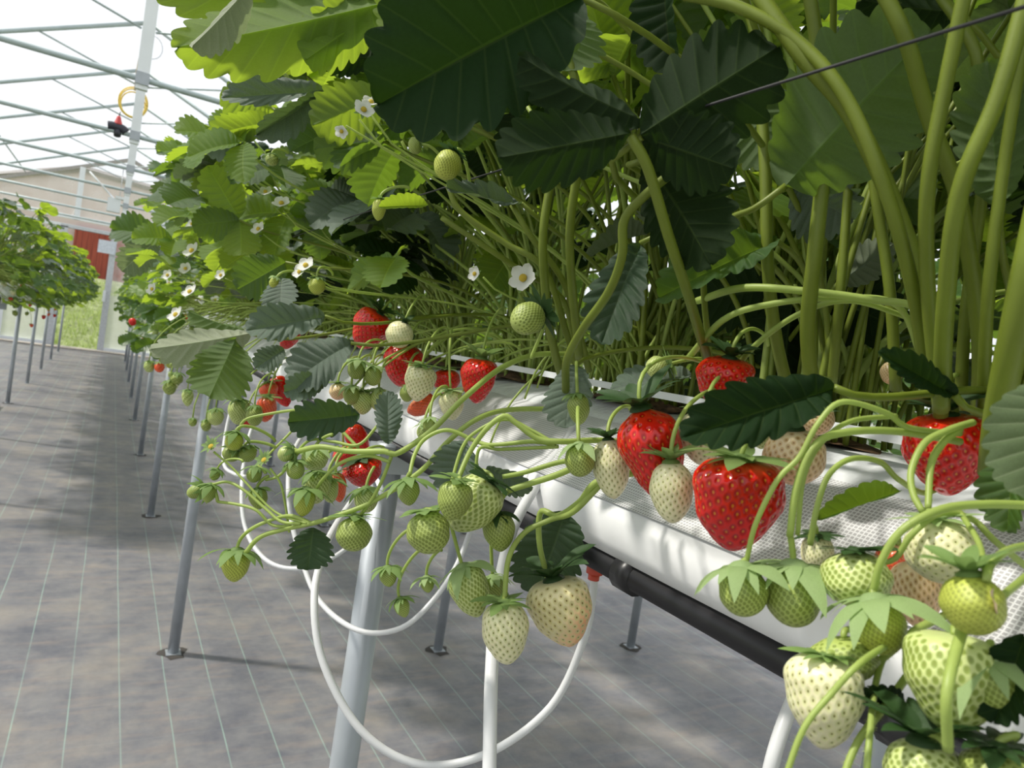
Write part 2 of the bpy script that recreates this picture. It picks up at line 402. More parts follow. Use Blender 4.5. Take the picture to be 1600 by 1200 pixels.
# calyx: sepals radiating from the stalk; unit = berry width
def calyx_geo(mb, style, n=11, seed=0):
    r = random.Random(seed)
    pr = {'cap': (.16, -.95), 'flat': (.24, -.42), 'up': (.75, -.7), 'hug': (.05, -2.0), 'bud': (.0, -4.5)}[style]
    for i in range(n):
        a = 2*math.pi*(i+r.uniform(-.2, .2))/n; L = r.uniform(.62, .82) if i % 2 else r.uniform(.46, .62)
        w = r.uniform(.105, .145) if i % 2 else r.uniform(.07, .10); lift, curve = pr[0]+r.uniform(-.12, .12), pr[1]*r.uniform(.8, 1.2)
        if style == 'bud': L *= .9
        nu, nv = 7, 4; vs = []; tw = r.uniform(-.5, .5)
        for u in range(nu+1):
            t = u/nu; wd = w*(math.sin(math.pi*min(1, t**.75*.92+.08)))**.8*(1 if t < 1 else .02)
            # curved path
            if style == 'bud':
                rr = .34*math.sin(min(t*1.25, 1.25)*1.5)*L*1.7; zz = -.75*L*(1-math.cos(t*2.0))
            else:
                rr = L*t*(1-.10*abs(curve)*t*t); zz = L*(lift*t+curve*t*t*.55)
            for v in range(nv+1):
                s = (v/nv-.5)*2
                x, y, z = rr+.02, s*wd, zz+.10*abs(s)*wd*2*(1 if lift > .3 else -.4)+tw*s*wd*t
                vs.append((x*math.cos(a)-y*math.sin(a), x*math.sin(a)+y*math.cos(a), z+.012))
        f = [(u*(nv+1)+v, (u+1)*(nv+1)+v, (u+1)*(nv+1)+v+1, u*(nv+1)+v+1) for u in range(nu) for v in range(nv)]
        mb.add(vs, f)
    # receptacle collar
    vs = []; f = []; K = 12
    prof = [(.02, .07), (.09, .055), (.15, .02), (.17, -.02)]
    for (rr, z) in prof:
        for k in range(K): vs.append((rr*math.cos(k*6.2832/K), rr*math.sin(k*6.2832/K), z))
    for i in range(len(prof)-1):
        for k in range(K): f.append((i*K+k, (i+1)*K+k, (i+1)*K+(k+1) % K, i*K+(k+1) % K))
    mb.add(vs, f); return mb
_cx = {}
def calyx_mesh(style, mat, var):
    key = (style, mat.name, var)
    if key not in _cx:
        mb = MB(); calyx_geo(mb, style, n=(9 if style == 'bud' else 11)+var % 3, seed=var*17+len(style)); me = mb.mesh('calyx'); me.materials.append(mat); _cx[key] = me
    return _cx[key]
def axis_dir(ang, g):
    a = math.radians(ang)
    return (RIGHT*math.sin(a)+DOWN*math.cos(a)+FWD*g).normalized()
def bezier(p0, p1, p2, p3, n=14):
    return [p0*(1-t)**3+p1*3*t*(1-t)**2+p2*3*t*t*(1-t)+p3*t**3 for t in [i/(n-1) for i in range(n)]]
CROWN_X, CROWN_Z = .44, 1.125
def strawberry(px, py, w, h, ang, kind, d, label, shape='cone', g=0., cal='cap', cmat=None, anchor=None, res=None, csz=1., stalk=True, sr=.0011, arc=None, group=None, dry=False):
    v = axis_dir(ang, g); c = P(px, py, d); fore = math.sqrt(max(.25, 1-(g/math.sqrt(1+g*g))**2))
    wm = w*d/F; hm = h*d/F/fore; top = c-v*hm*.5
    res = res or ('hi' if w > 45 else 'mid' if w > 20 else 'lo')
    root = empty('strawberry', top, label, 'strawberry', group)
    fr = bpy.data.objects.new('fruit', berry_mesh(shape, kind, res))
    q = v.to_track_quat('-Z', 'Y') @ Quaternion((0, 0, 1), rng.random()*6.28)
    fr.rotation_mode = 'QUATERNION'; fr.rotation_quaternion = q; fr.scale = (wm, wm, hm); link(fr, root)
    cm = cmat or CALYX
    if cal:
        cx = bpy.data.objects.new('calyx', calyx_mesh(cal, cm, rng.randrange(3)))
        cx.rotation_mode = 'QUATERNION'; cx.rotation_quaternion = v.to_track_quat('-Z', 'Y') @ Quaternion((0, 0, 1), rng.random()*6.28)
        s = wm*csz*{'cap': 1.16, 'up': 1.3, 'flat': 1.12}.get(cal, 1); cx.scale = (s, s, s*(1.15 if cal == 'cap' else 1)); cx.location = -v*.02*wm + v*hm*(.012 if shape != 'neck' else .0); link(cx, root)
        if dry:
            mb = MB(); mb.add(*dry_petal()); dp = mb.build('dried_petal', DRY, root); dp.scale = (wm*.5,)*3
            dp.location = v*hm*.3 - FWD*wm*.46 + RIGHT*wm*.1; dp.rotation_euler = (1.1, .3, .5)
    if stalk:
        if anchor is None:
            an = Vector((CROWN_X-.07+rng.uniform(-.02, .02), top.y+rng.uniform(0, .08), CROWN_Z+rng.uniform(.01, .04)))
        else: an = P(*anchor)
        Ld = (an-top).length; k = arc or .42
        pts = bezier(top-top, -v*Ld*k, an-top+Vector((0, 0, 1))*Ld*(.28 if anchor is None else .12), an-top)
        mb = MB(); tube(mb, pts, sr, sr*1.1, n=18, seg=7, hair=60 if d < .32 else 0)
        mb.build('stalk', TRUSS, root)
    return root
def dry_petal():
    vs = []; r = random.Random(4)
    for i in range(6):
        for j in range(5):
            x = (i/5-.5); y = (j/4-.5)*.8*math.sin(math.pi*(i+.6)/6.2)
            vs.append((x, y, .12*math.sin(5*x+3*y)+r.uniform(-.03, .03)))
    return vs, [(i*5+j, (i+1)*5+j, (i+1)*5+j+1, i*5+j+1) for i in range(5) for j in range(4)]
# flower
def flower_meshes():
    mb = MB()
    for k in range(5):
        a = 2*math.pi*k/5; vs = []
        for i in range(7):
            t = i/6; w = .27*math.sin(math.pi*min(1, (t*.93+.07)**1.25))**.62+.012
            for j in range(5):
                s = (j/4-.5)*2; x = .12+t*.5; y = s*w; z = .12*t*t+.10*s*s*t
                vs.append((x*math.cos(a)-y*math.sin(a), x*math.sin(a)+y*math.cos(a), z))
        mb.add(vs, [(i*5+j, (i+1)*5+j, (i+1)*5+j+1, i*5+j+1) for i in range(6) for j in range(4)])
    pet = mb.mesh('petals'); pet.materials.append(PETAL)
    v, f, d = berry_geo(.5, .5, 30, 24, 14, 0, 5, 0, .1)
    mb = MB(); mb.add((v+np.array([0, 0, .5]))*np.array([.34, .34, .26])+np.array([0, 0, .06]), f); cen = mb.mesh('flower_centre'); cen.materials.append(POLLEN)
    return pet, cen
PET, CEN = flower_meshes()
# ------------------------------------------------------------------ setting
def struct(name, mb, mat, smooth=False, parent=None):
    o = mb.build(name, mat, parent, smooth=smooth)
    if parent is None: o['kind'] = 'structure'
    return o
# ground cover
def floor_mat():
    m, nt, b = new_mat('woven_ground_cover')
    tc = N(nt, 'ShaderNodeTexCoord'); s = N(nt, 'ShaderNodeSeparateXYZ'); nt.links.new(tc.outputs['Object'], s.inputs[0])
    n1 = noise(nt, 3.2, 6, rough=.62); n2 = noise(nt, 14, 6, rough=.7)
    mp = N(nt, 'ShaderNodeMapping'); mp.inputs['Scale'].default_value = (1, 5, 1); nt.links.new(tc.outputs['Object'], mp.inputs[0])
    n3 = noise(nt, 6, 5, vec=mp.outputs[0])
    c = ramp(nt, n1, [(.34, (.095, .10, .125)), (.50, (.165, .165, .18)), (.66, (.26, .235, .21))])
    c = mixc(nt, .35, c, ramp(nt, n2, [(.35, (.09, .095, .12)), (.65, (.26, .25, .235))]))
    c = mixc(nt, math_(nt, 'MULTIPLY', ramp(nt, n3, [(.5, (0, 0, 0)), (.75, (1, 1, 1))]), .35), c, (.32, .25, .20))
    # green marker threads every 12.5 cm, pale cross threads
    w = math_(nt, 'ADD', s.outputs[0], math_(nt, 'MULTIPLY', noise(nt, 1.2, 2), .012))
    fx = math_(nt, 'ABSOLUTE', math_(nt, 'SUBTRACT', math_(nt, 'FRACT', math_(nt, 'MULTIPLY', math_(nt, 'ADD', w, .097), 8.)), .5))
    line = math_(nt, 'GREATER_THAN', fx, .486)
    wear = ramp(nt, noise(nt, 2.2, 3), [(.3, (.35, .35, .35)), (.6, (1, 1, 1))])
    c = mixc(nt, math_(nt, 'MULTIPLY', math_(nt, 'MULTIPLY', line, .5), wear), c, (.33, .50, .42))
    fy = math_(nt, 'ABSOLUTE', math_(nt, 'SUBTRACT', math_(nt, 'FRACT', math_(nt, 'MULTIPLY', s.outputs[1], 5.)), .5))
    c = mixc(nt, math_(nt, 'MULTIPLY', math_(nt, 'GREATER_THAN', fy, .49), .07), c, (.42, .45, .46))
    nt.links.new(c, b.inputs['Base Color']); b.inputs['Roughness'].default_value = .46
    wv = math_(nt, 'ADD', math_(nt, 'SINE', math_(nt, 'MULTIPLY', s.outputs[0], 2500.)), math_(nt, 'SINE', math_(nt, 'MULTIPLY', s.outputs[1], 2500.)))
    h = math_(nt, 'ADD', math_(nt, 'MULTIPLY', wv, .03), math_(nt, 'MULTIPLY', n1, 2.))
    bp = N(nt, 'ShaderNodeBump'); bp.inputs['Strength'].default_value = .5; bp.inputs['Distance'].default_value = .008
    nt.links.new(h, bp.inputs['Height']); nt.links.new(bp.outputs[0], b.inputs['Normal'])
    return m
mb = MB(); mb.box((-4.2, -4, -.1), (4.4, 16.5, 0)); struct('floor', mb, floor_mat())
GRASS = simple('lawn_soil_and_grass', (.23, .27, .12), .9, var=.35, nscale=6, bump=.6)
v = []; f = []; r = random.Random(3); NX, NY = 40, 30
for j in range(NY+1):
    for i in range(NX+1):
        x = -14+28*i/NX; y = 16.7+13*j/NY; z = 1.55*max(0, min(1, (y-17.3)/6))**1.0+r.uniform(-.05, .05)*(j > 1)-.02
        v.append((x, y, z))
f = [(j*(NX+1)+i, j*(NX+1)+i+1, (j+1)*(NX+1)+i+1, (j+1)*(NX+1)+i) for j in range(NY) for i in range(NX)]
mb = MB(); mb.add(v, f); tag(mb.build('grass_bank', GRASS, smooth=True), kind='structure')
mb = MB(); mb.box((-90, -40, -.2), (90, 60, -.11)); struct('ground', mb, GRASS)
# tufts and blades on the bank, nobody could count them
GB = leaf_mat('grass_blade', (.19, .27, .07), (.21, .28, .09), (.34, .42, .12), .5, vein=(.4, .5, .2))
mb = MB(); vs = []; fs = []
for k in range(7000):
    x = r.uniform(-2.6, 1.2); y = r.uniform(16.9, 22.8); z = 1.55*max(0, min(1, (y-17.3)/6)); h = r.uniform(.04, .15); a = r.random()*6.28
    w = r.uniform(.006, .016); lx, ly = r.uniform(-.07, .07), r.uniform(-.07, .07); q = len(vs)
    vs += [(x-w*math.cos(a), y-w*math.sin(a), z-.03), (x+w*math.cos(a), y+w*math.sin(a), z-.03), (x+lx, y+ly, z+h)]; fs.append((q, q+1, q+2))
mb.add(vs, fs); tag(mb.build('lawn_grass', GB), 'bright green unmown grass on the bank outside the greenhouse door', 'grass', kind='stuff')

def film_mat(name, col, t, tl=.5):
    m, nt, b = new_mat(name); out = nt.nodes['Material Output']
    tr = N(nt, 'ShaderNodeBsdfTransparent'); d = N(nt, 'ShaderNodeBsdfDiffuse'); d.inputs[0].default_value = col+(1,)
    l = N(nt, 'ShaderNodeBsdfTranslucent'); l.inputs[0].default_value = col+(1,)
    a = N(nt, 'ShaderNodeMixShader'); a.inputs[0].default_value = tl; nt.links.new(d.outputs[0], a.inputs[1]); nt.links.new(l.outputs[0], a.inputs[2])
    nz = ramp(nt, noise(nt, 5, 3), [(.3, (max(0, 1-t-.08),)*3), (.7, (min(1, 1-t+.08),)*3)])
    c = N(nt, 'ShaderNodeMixShader'); nt.links.new(nz, c.inputs[0]); nt.links.new(tr.outputs[0], c.inputs[1]); nt.links.new(a.outputs[0], c.inputs[2])
    nt.links.new(c.outputs[0], out.inputs[0]); return m
FILM = film_mat('clear_roof_film', (.95, .96, .98), .86)
FROST = film_mat('frosted_side_film', (.82, .84, .78), .38)
HAZE = film_mat('hazy_gable_film', (.9, .9, .92), .80)
WY = 16.3; RIDGE = 3.85; TIE = 2.405; SL = .43; HWD = 3.36
mb = MB()
for s in (-1, 1):
    k = []
    for y in (-1.5, WY): k += [(0, y, RIDGE+.06), (s*(HWD+.1), y, RIDGE+.06-SL*(HWD+.1))]
    mb.add(k, [(0, 1, 3, 2)])
struct('ceiling', mb, FILM)
# end wall: frame members and panes
WALLM = WHITEPAINT
mb = MB()
mb.box((-HWD, WY-.06, 0), (-.95, WY+.06, .07)); mb.box((-.06, WY-.06, 0), (HWD, WY+.06, .07))
for a in (-2.6, -1.8): mb.box((a, WY-.03, .07), (a+.05, WY+.03, 2.2))
for a in (.9, 1.8, 2.7): mb.box((a, WY-.03, .07), (a+.05, WY+.03, 2.2))
mb.box((-HWD, WY-.05, 2.28), (HWD, WY+.05, 2.35)); mb.box((-HWD, WY-.05, 2.46), (HWD, WY+.05, 2.52))
mb.box((-.83, WY-.06, 2.46), (-.74, WY+.04, RIDGE-.38)); mb.box((.70, WY-.05, 2.46), (.77, WY+.04, RIDGE-.36))
mb.box((-HWD-.08, WY-.06, 0), (-HWD, WY+.06, 2.4)); mb.box((HWD, WY-.06, 0), (HWD+.08, WY+.06, 2.4))
gm = MB()
for s in (-1, 1):
    m4 = Matrix.Translation((0, WY, RIDGE)) @ Matrix.Rotation(s*math.atan(SL), 4, 'Y')
    gm.box((0 if s > 0 else -3.66, -.04, -.05), (3.66 if s > 0 else 0, .04, .01), m4)
struct('trim_1', gm, simple('grey_gable_rafter', (.36, .34, .32), .6))
struct('wall_back', mb, WALLM)
for i, (x0, x1) in enumerate(((-HWD, -1.02), (-.06, HWD))):
    mb = MB(); mb.box((x0, WY-.004, .07), (x1, WY+.004, 1.12)); struct('window_%d' % (i+1), mb, FROST)
    mb = MB(); mb.box((x0, WY-.004, 1.12), (x1, WY+.004, 2.28)); struct('window_%d' % (i+3), mb, HAZE)
mb = MB(); mb.add([(-HWD, WY, 2.46), (HWD, WY, 2.46), (HWD, WY, 2.47), (0, WY, RIDGE-.06), (-HWD, WY, 2.47)], [(0, 1, 2, 3, 4)])
struct('window_5', mb, HAZE)
# door frame (open doorway)
mb = MB(); mb.box((-.17, WY-.07, 0), (-.06, WY+.05, 2.3)); mb.box((-1.02, WY-.07, 0), (-.90, WY+.05, 2.3)); mb.box((-1.02, WY-.07, 2.28), (-.06, WY+.05, 2.34))
dr = struct('door_1', mb, simple('grey_door_frame', (.55, .57, .60), .45, .3))
mb = MB(); mb.box((-.19, WY-.10, .98), (-.14, WY-.07, 1.2)); mb.build('door_latch', WHITEPAINT, dr, smooth=False)

# buildings behind
BEIGE = simple('beige_rendered_wall', (.66, .55, .52), .9, var=.06, nscale=1.5)
def on_y(px, py, Y): q = P(px, py, 1)-CAM; return CAM+q*(Y/q.y)
bld = empty('storage_building', (0, 25, 0), 'pale beige building with a shallow roof behind the greenhouse end wall', 'building')
top = [on_y(-260, 292, 25), on_y(130, 264, 25), on_y(300, 312, 25), on_y(420, 345, 25)]
n = len(top); v = []
for q in top: v += [(q.x, 0, 0), (q.x, 0, q.z), (q.x, 4, 0), (q.x, 4, q.z)]
f = []
for i in range(n-1):
    a, b_ = i*4, (i+1)*4; f += [(a, b_, b_+1, a+1), (a+2, a+3, b_+3, b_+2), (a+1, b_+1, b_+3, a+3)]
f += [(0, 1, 3, 2), (4*(n-1), 4*(n-1)+2, 4*(n-1)+3, 4*(n-1)+1)]
mb = MB(); mb.add(v, f); mb.build('wall', BEIGE, bld, smooth=False)
mb = MB()
for i in range(n-1):
    p, q = Vector((top[i].x, -.1, top[i].z)), Vector((top[i+1].x, -.1, top[i+1].z)); tube(mb, [p, q], .09, smooth=False, n=2, seg=4)
mb.build('roof_edge', simple('grey_roof_edge', (.30, .28, .27), .7), bld, smooth=False)
def barn_mat():
    m, nt, b = new_mat('red_brown_planks'); tc = N(nt, 'ShaderNodeTexCoord'); s = N(nt, 'ShaderNodeSeparateXYZ'); nt.links.new(tc.outputs['Object'], s.inputs[0])
    g = math_(nt, 'FRACT', math_(nt, 'MULTIPLY', s.outputs[0], 7.)); ed = math_(nt, 'LESS_THAN', g, .08)
    mp = N(nt, 'ShaderNodeMapping'); mp.inputs['Scale'].default_value = (9, 9, .6); nt.links.new(tc.outputs['Object'], mp.inputs[0])
    c = ramp(nt, noise(nt, 2, 4, vec=mp.outputs[0]), [(.3, (.24, .045, .028)), (.7, (.40, .085, .05))])
    c = mixc(nt, ed, c, (.12, .02, .015)); nt.links.new(c, b.inputs['Base Color']); b.inputs['Roughness'].default_value = .8; return m
a, b_ = on_y(118, 352, 24.8), on_y(196, 450, 24.8)
mb = MB(); mb.box((a.x, -.22, b_.z-.2), (b_.x+.5, -.02, a.z)); mb.build('barn_door', barn_mat(), bld, smooth=False)

# trusses
def truss(Y, k, label):
    t = empty('roof_truss', (0, Y, TIE), label, 'roof truss', 'greenhouse roof trusses')
    h = RIDGE-TIE
    mb = MB(); tube(mb, [(-HWD, 0, 0), (HWD, 0, 0)], .017, n=2, seg=10, smooth=False); mb.build('tie_bar', GREYPAINT, t)
    for s in (-1, 1):
        mb = MB(); tube(mb, [(0, 0, h), (s*HWD, 0, h-SL*HWD)], .021, n=2, seg=10, smooth=False); mb.build('rafter', GREYPAINT, t)
        mb = MB(); tube(mb, [(s*.9, 0, h-SL*.9), (s*.05, 0, h-.62)], .009, n=2, seg=6, smooth=False); mb.build('brace', GREYPAINT, t)
    mb = MB(); mb.box((-.033, -.02, -.06), (.033, .02, h+.03)); mb.build('king_post', WHITEPAINT, t, smooth=False)
    mb = MB(); mb.box((-.036, -.03, -.035), (.036, .03, .035)); mb.build('clamp', GALV, t, smooth=False)
ords = ['nearest', 'second nearest', 'third', 'fourth', 'fifth', 'sixth', 'seventh', 'farthest']
for k in range(7):
    truss(4.8+1.7*k, k, 'grey steel greenhouse roof truss with white king post, %s in view' % (ords[k] if k < 6 else 'farthest'))
# long purlins
for i, (x, lab) in enumerate(((-1.68, 'thin grey purlin tube running along the left roof slope'), (1.68, 'thin grey purlin tube running along the right roof slope'))):
    mb = MB(); tube(mb, [(x, 3.0, RIDGE-SL*1.68+.03), (x, WY, RIDGE-SL*1.68+.03)], .012, n=2, seg=8, smooth=False)
    tag(mb.build('roof_purlin', GREYPAINT), lab, 'purlin')
# coil of yellow hose on the king post, and the hose from it
c0 = on_y(208, 162, 8.14); Rr = .12
t = empty('hose_coil', c0, 'yellow hose coil hanging on the white post under the roof', 'hose')
for i, (dr_, dz) in enumerate(((0, 0), (.012, .006), (-.010, -.012))):
    mb = MB(); tube(mb, [((Rr+dr_)*math.cos(a)*.95, -.03+.01*i, (Rr+dr_)*math.sin(a)*1.1+dz) for a in np.linspace(0, 6.283, 25)], .007, n=60, seg=6); mb.build('loop', YELLOW, t)
e = on_y(236, -30, 8.14)
mb = MB(); tube(mb, [Vector((0, -.03, .12)), (on_y(214, 110, 8.1)-c0), (on_y(224, 60, 8.1)-c0), e-c0], .010, seg=6); mb.build('hanging_hose', simple('tan_hose', (.62, .50, .36), .6), t)
c1 = on_y(238, 74, 8.1); mb = MB(); tube(mb, [(c1.x+.09*math.cos(a), c1.y, c1.z+.11*math.sin(a)) for a in np.linspace(0, 6.283, 20)], .003, n=40, seg=5)
tag(mb.build('wire_loop', GALV), 'thin wire loop beside the white post above the yellow coil', 'wire')
# valve on the second tie bar
c2 = on_y(184, 198, 6.5); c2.z = TIE+.0
t = empty('water_valve', c2, 'black valve with red knob mounted on a roof tie bar', 'valve')
mb = MB(); tube(mb, [(-.068, 0, .03), (-.03, 0, .035), (.03, 0, .03), (.06, 0, .01)], .034, seg=12); tube(mb, [(0, 0, .02), (.005, -.02, -.035)], .026, n=3, seg=12); mb.build('valve_body', simple('black_valve', (.03, .03, .045), .5), t)
mb = MB(); tube(mb, [(0, 0, .055), (0, 0, .08), (.0, 0, .12)], .032, .012, seg=12); mb.build('knob', simple('red_knob', (.55, .06, .06), .5), t)
mb = MB(); tube(mb, [(0, 0, .12), (.005, 0, .155)], .004, n=2, seg=6); mb.build('inlet_tube', BLACK, t)
# small white box by the far post, sloping white rod, notice
c3 = on_y(178, 320, 8.0); t = empty('control_box', c3, 'small white control box hanging below the roof bars near the doorway', 'box')
c3b = on_y(140, 268, 8.0)-c3
mb = MB(); mb.box((-.055, -.04, -.07), (.055, .04, .06)); mb.build('casing', WHITEPAINT, t, smooth=False)
mb = MB(); mb.box((.005, -.05, .06), (.075, .03, .085)); mb.build('lid', WHITEPAINT, t, smooth=False)
mb = MB(); tube(mb, [Vector((-.01, 0, .06)), c3b], .008, n=2, seg=8, smooth=False); mb.build('hanging_rod', WHITEPAINT, t)
mb = MB(); tube(mb, [(.04, 0, .06), (.04, .2, TIE-c3.z)], .003, n=2, seg=6, smooth=False); mb.build('hanging_wire', GALV, t)
c4 = on_y(167, 386, WY-.12); mb = MB(); mb.box((-.15, -.012, -.125), (.15, .012, .125)); o = mb.build('notice_board', simple('grey_white_notice', (.62, .66, .74), .5), loc=c4, smooth=False)
tag(o, 'blank grey-white notice board beside the greenhouse doorway', 'board')
# cream hose lying in front of the end wall
mb = MB(); tube(mb, [(-2.6, WY-.35, .02), (-1.6, WY-.42, .02), (-.9, WY-.55, .02), (-.3, WY-.45, .02), (.4, WY-.5, .02), (1.4, WY-.4, .02)], .02, seg=8)
tag(mb.build('garden_hose', simple('cream_hose', (.7, .62, .52), .6)), 'cream hose lying on the floor in front of the end wall', 'hose')
# white tray
mb = MB(); mb.box((-.22, -.2, 0), (.10, .2, .02)); mb.box((-.22, -.2, .02), (.10, -.18, .12)); mb.box((-.22, .18, .02), (.10, .2, .12)); mb.box((.08, -.18, .02), (.10, .18, .12)); mb.box((-.22, -.18, .02), (-.2, .18, .12))
o = mb.build('tray', WHITEPAINT, loc=(-.92, 7.55, 0), smooth=False); tag(o, 'white plastic tray standing on the floor by a left row post', 'tray')

# ------------------------------------------------------------------ growing rows
def net_mat():
    m, nt, b = new_mat('white_netting_over_film'); uv = N(nt, 'ShaderNodeUVMap'); s = N(nt, 'ShaderNodeSeparateXYZ'); nt.links.new(uv.outputs[0], s.inputs[0])
    def ln(o): return math_(nt, 'GREATER_THAN', math_(nt, 'ABSOLUTE', math_(nt, 'SUBTRACT', math_(nt, 'FRACT', math_(nt, 'MULTIPLY', o, 1/.0024)), .5)), .34)
    th = math_(nt, 'MAXIMUM', ln(s.outputs[0]), ln(s.outputs[1]))
    c = mixc(nt, th, (.46, .46, .47), (.80, .81, .82)); nt.links.new(c, b.inputs['Base Color']); b.inputs['Roughness'].default_value = .5
    bp = N(nt, 'ShaderNodeBump'); bp.inputs['Strength'].default_value = .6; bp.inputs['Distance'].default_value = .0006
    nt.links.new(th, bp.inputs['Height']); nt.links.new(bp.outputs[0], b.inputs['Normal']); return m
NET = net_mat()
def plastic_mat():
    m, nt, b = new_mat('milky_growing_bag'); nz = noise(nt, 9, 5)
    nt.links.new(ramp(nt, nz, [(.3, (.70, .73, .75)), (.7, (.82, .84, .85))]), b.inputs['Base Color']); b.inputs['Roughness'].default_value = .22
    mp = noise(nt, 22, 4); bp = N(nt, 'ShaderNodeBump'); bp.inputs['Strength'].default_value = .9; bp.inputs['Distance'].default_value = .006
    nt.links.new(mp, bp.inputs['Height']); nt.links.new(bp.outputs[0], b.inputs['Normal']); return m
BAG = plastic_mat()
def strip(prof, ys, jit=0, seed=1):
    """extrude an x,z profile along y; uv in metres"""
    rr = random.Random(seed); mb = MB(); n = len(prof); vs = []; uv = []
    acc = [0]
    for a, b in zip(prof[:-1], prof[1:]): acc.append(acc[-1]+math.hypot(b[0]-a[0], b[1]-a[1]))
    for y in ys:
        for (x, z), s in zip(prof, acc):
            vs.append((x+rr.uniform(-jit, jit)*.5, y, z+rr.uniform(-jit, jit))); uv.append((s, y))
    mb.add(vs, [(i*n+j, (i+1)*n+j, (i+1)*n+j+1, i*n+j+1) for i in range(len(ys)-1) for j in range(n-1)], uv); return mb
def row(X0, y0, y1, name, legs, detail):
    """X0: x of the aisle-side face"""
    o = X0-.31
    lab = name
    ys = list(np.linspace(y0, y1, max(2, int((y1-y0)/.12)+1)))
    t = empty('growing_gutter', (o, y0, 1.0), 'long white fabric growing gutter of the '+lab, 'growing gutter')
    def part(nm, prof, mat, jit=0):
        mb = strip([(x, z-1.0) for x, z in prof], [y-y0 for y in ys], jit, 5); return mb.build(nm, mat, t, smooth=True)
    part('fabric_side', [(.335, 1.020), (.318, 1.024), (.311, 1.035), (.309, 1.05), (.312, 1.060), (.325, 1.064)], FABRIC, .0006)
    part('netting', [(.311, 1.0615), (.325, 1.070), (.343, 1.088), (.362, 1.103), (.378, 1.108)], NET, .0006)
    part('growing_bag', [(.372, 1.104), (.385, 1.113), (.41, 1.121), (.45, 1.124), (.49, 1.119), (.52, 1.108), (.56, 1.075), (.575, 1.05), (.575, 1.022), (.335, 1.020)], BAG, .0022)
    mb = MB(); tube(mb, [(.326, 0, .0145), (.326, y1-y0, .0145)], .0095, n=2, seg=14, smooth=False); mb.build('black_edge_pipe', BLACK, t)
    if detail:
        for (qx, qy) in ((985, 900), (1420, 1115)):
            p = at_x(qx, qy, .326); mb = MB(); tube(mb, [(.326, p.y-y0-.008, .0145), (.326, p.y-y0+.008, .0145)], .0125, n=2, seg=14, smooth=False); mb.build('pipe_coupling', BLACK, t)
    for i, (lx, ly, ll) in enumerate(legs):
        s = empty('support_post', (lx, ly, 0), ll, 'support post', 'posts under the '+name)
        mb = MB(); tube(mb, [(0, 0, 0), (0, 0, 1.02)], .0175, n=2, seg=16, smooth=False); mb.build('pole', GALV, s)
        mb = MB(); mb.box((-.02, -.02, .985), (.26, .02, 1.018)); mb.build('cross_bracket', GALV, s, smooth=False)
        mb = MB(); mb.box((-.023, -.023, 0), (.023, .023, .005)); mb.build('foot_plate', GALV, s, smooth=False)
        if ly < 9: mb = MB(); mb.add(*soil_patch(i)); mb.build('dirt_ring', simple('dark_dirt_%d' % i if False else 'dark_dirt', (.05, .045, .04), .9) if 'dark_dirt' not in bpy.data.materials else bpy.data.materials['dark_dirt'], s)
def soil_patch(i):
    r = random.Random(i); n = 14; v = [(0, 0, .006)]
    for k in range(n):
        R = .045*r.uniform(.75, 1.25); v.append((R*math.cos(k*6.283/n), R*math.sin(k*6.283/n), .001))
    return v, [(0, k+1, (k+1) % n+1) for k in range(n)]
LN = ['nearest', 'second', 'third', 'fourth', 'fifth', 'sixth', 'seventh', 'eighth', 'ninth']
legs = [(.318, .83, 'thick galvanised post rising behind the white hose loop, nearest to the camera')] + \
       [(.305, 2.5+1.685*k, 'galvanised gutter post on the floor cloth, %s from the camera in the main row' % LN[k+1]) for k in range(8)]
row(.31, -2.1, 15.6, 'strawberry row beside the camera', legs, True)
row(1.21, -.3, 15.6, 'second row behind the main plants', [(1.215, 2.37+1.685*k-1.685, 'galvanised post under the second row, %s from the camera' % LN[k]) for k in range(9)], False)
row(2.10, -.3, 8, 'third row far to the right', [(2.07, 2.26+1.685*k, 'galvanised post under the third row, %s from the camera' % LN[k]) for k in range(3)], False)
row(-.73, 4.2, 15.6, 'left row across the aisle', [(-.735, 7.97-1.72*2+1.72*k, 'galvanised post under the left row, %s from the camera' % LN[k]) for k in range(7)], False)
# white drip strip lying on the crowns
mb = MB(); mb.box((-.004, 0, -.003), (.004, 15.6, .003)); o = mb.build('drip_line', WHITEPAINT, loc=(.40, -.2, 1.137), smooth=False); tag(o, 'thin white drip line lying along the plant crowns of the main row', 'drip line')
# black support cord
p0 = at_x(1600, 3, .205); p1 = at_x(1225, 118, .205); p2 = at_x(975, 205, .205)
dirv = (p1-p0)
mb = MB(); tube(mb, [p0-dirv*1.5, p0, p1, p2, Vector((.21, .75, p1.z+.003)), Vector((.21, 1.6, p1.z)), Vector((.22, 4.5, p1.z+.01)), Vector((.24, 15, p1.z))], .0006, n=40, seg=6)
tag(mb.build('cord', CORD), 'thin black cord stretched along the main row above the fruit', 'cord')

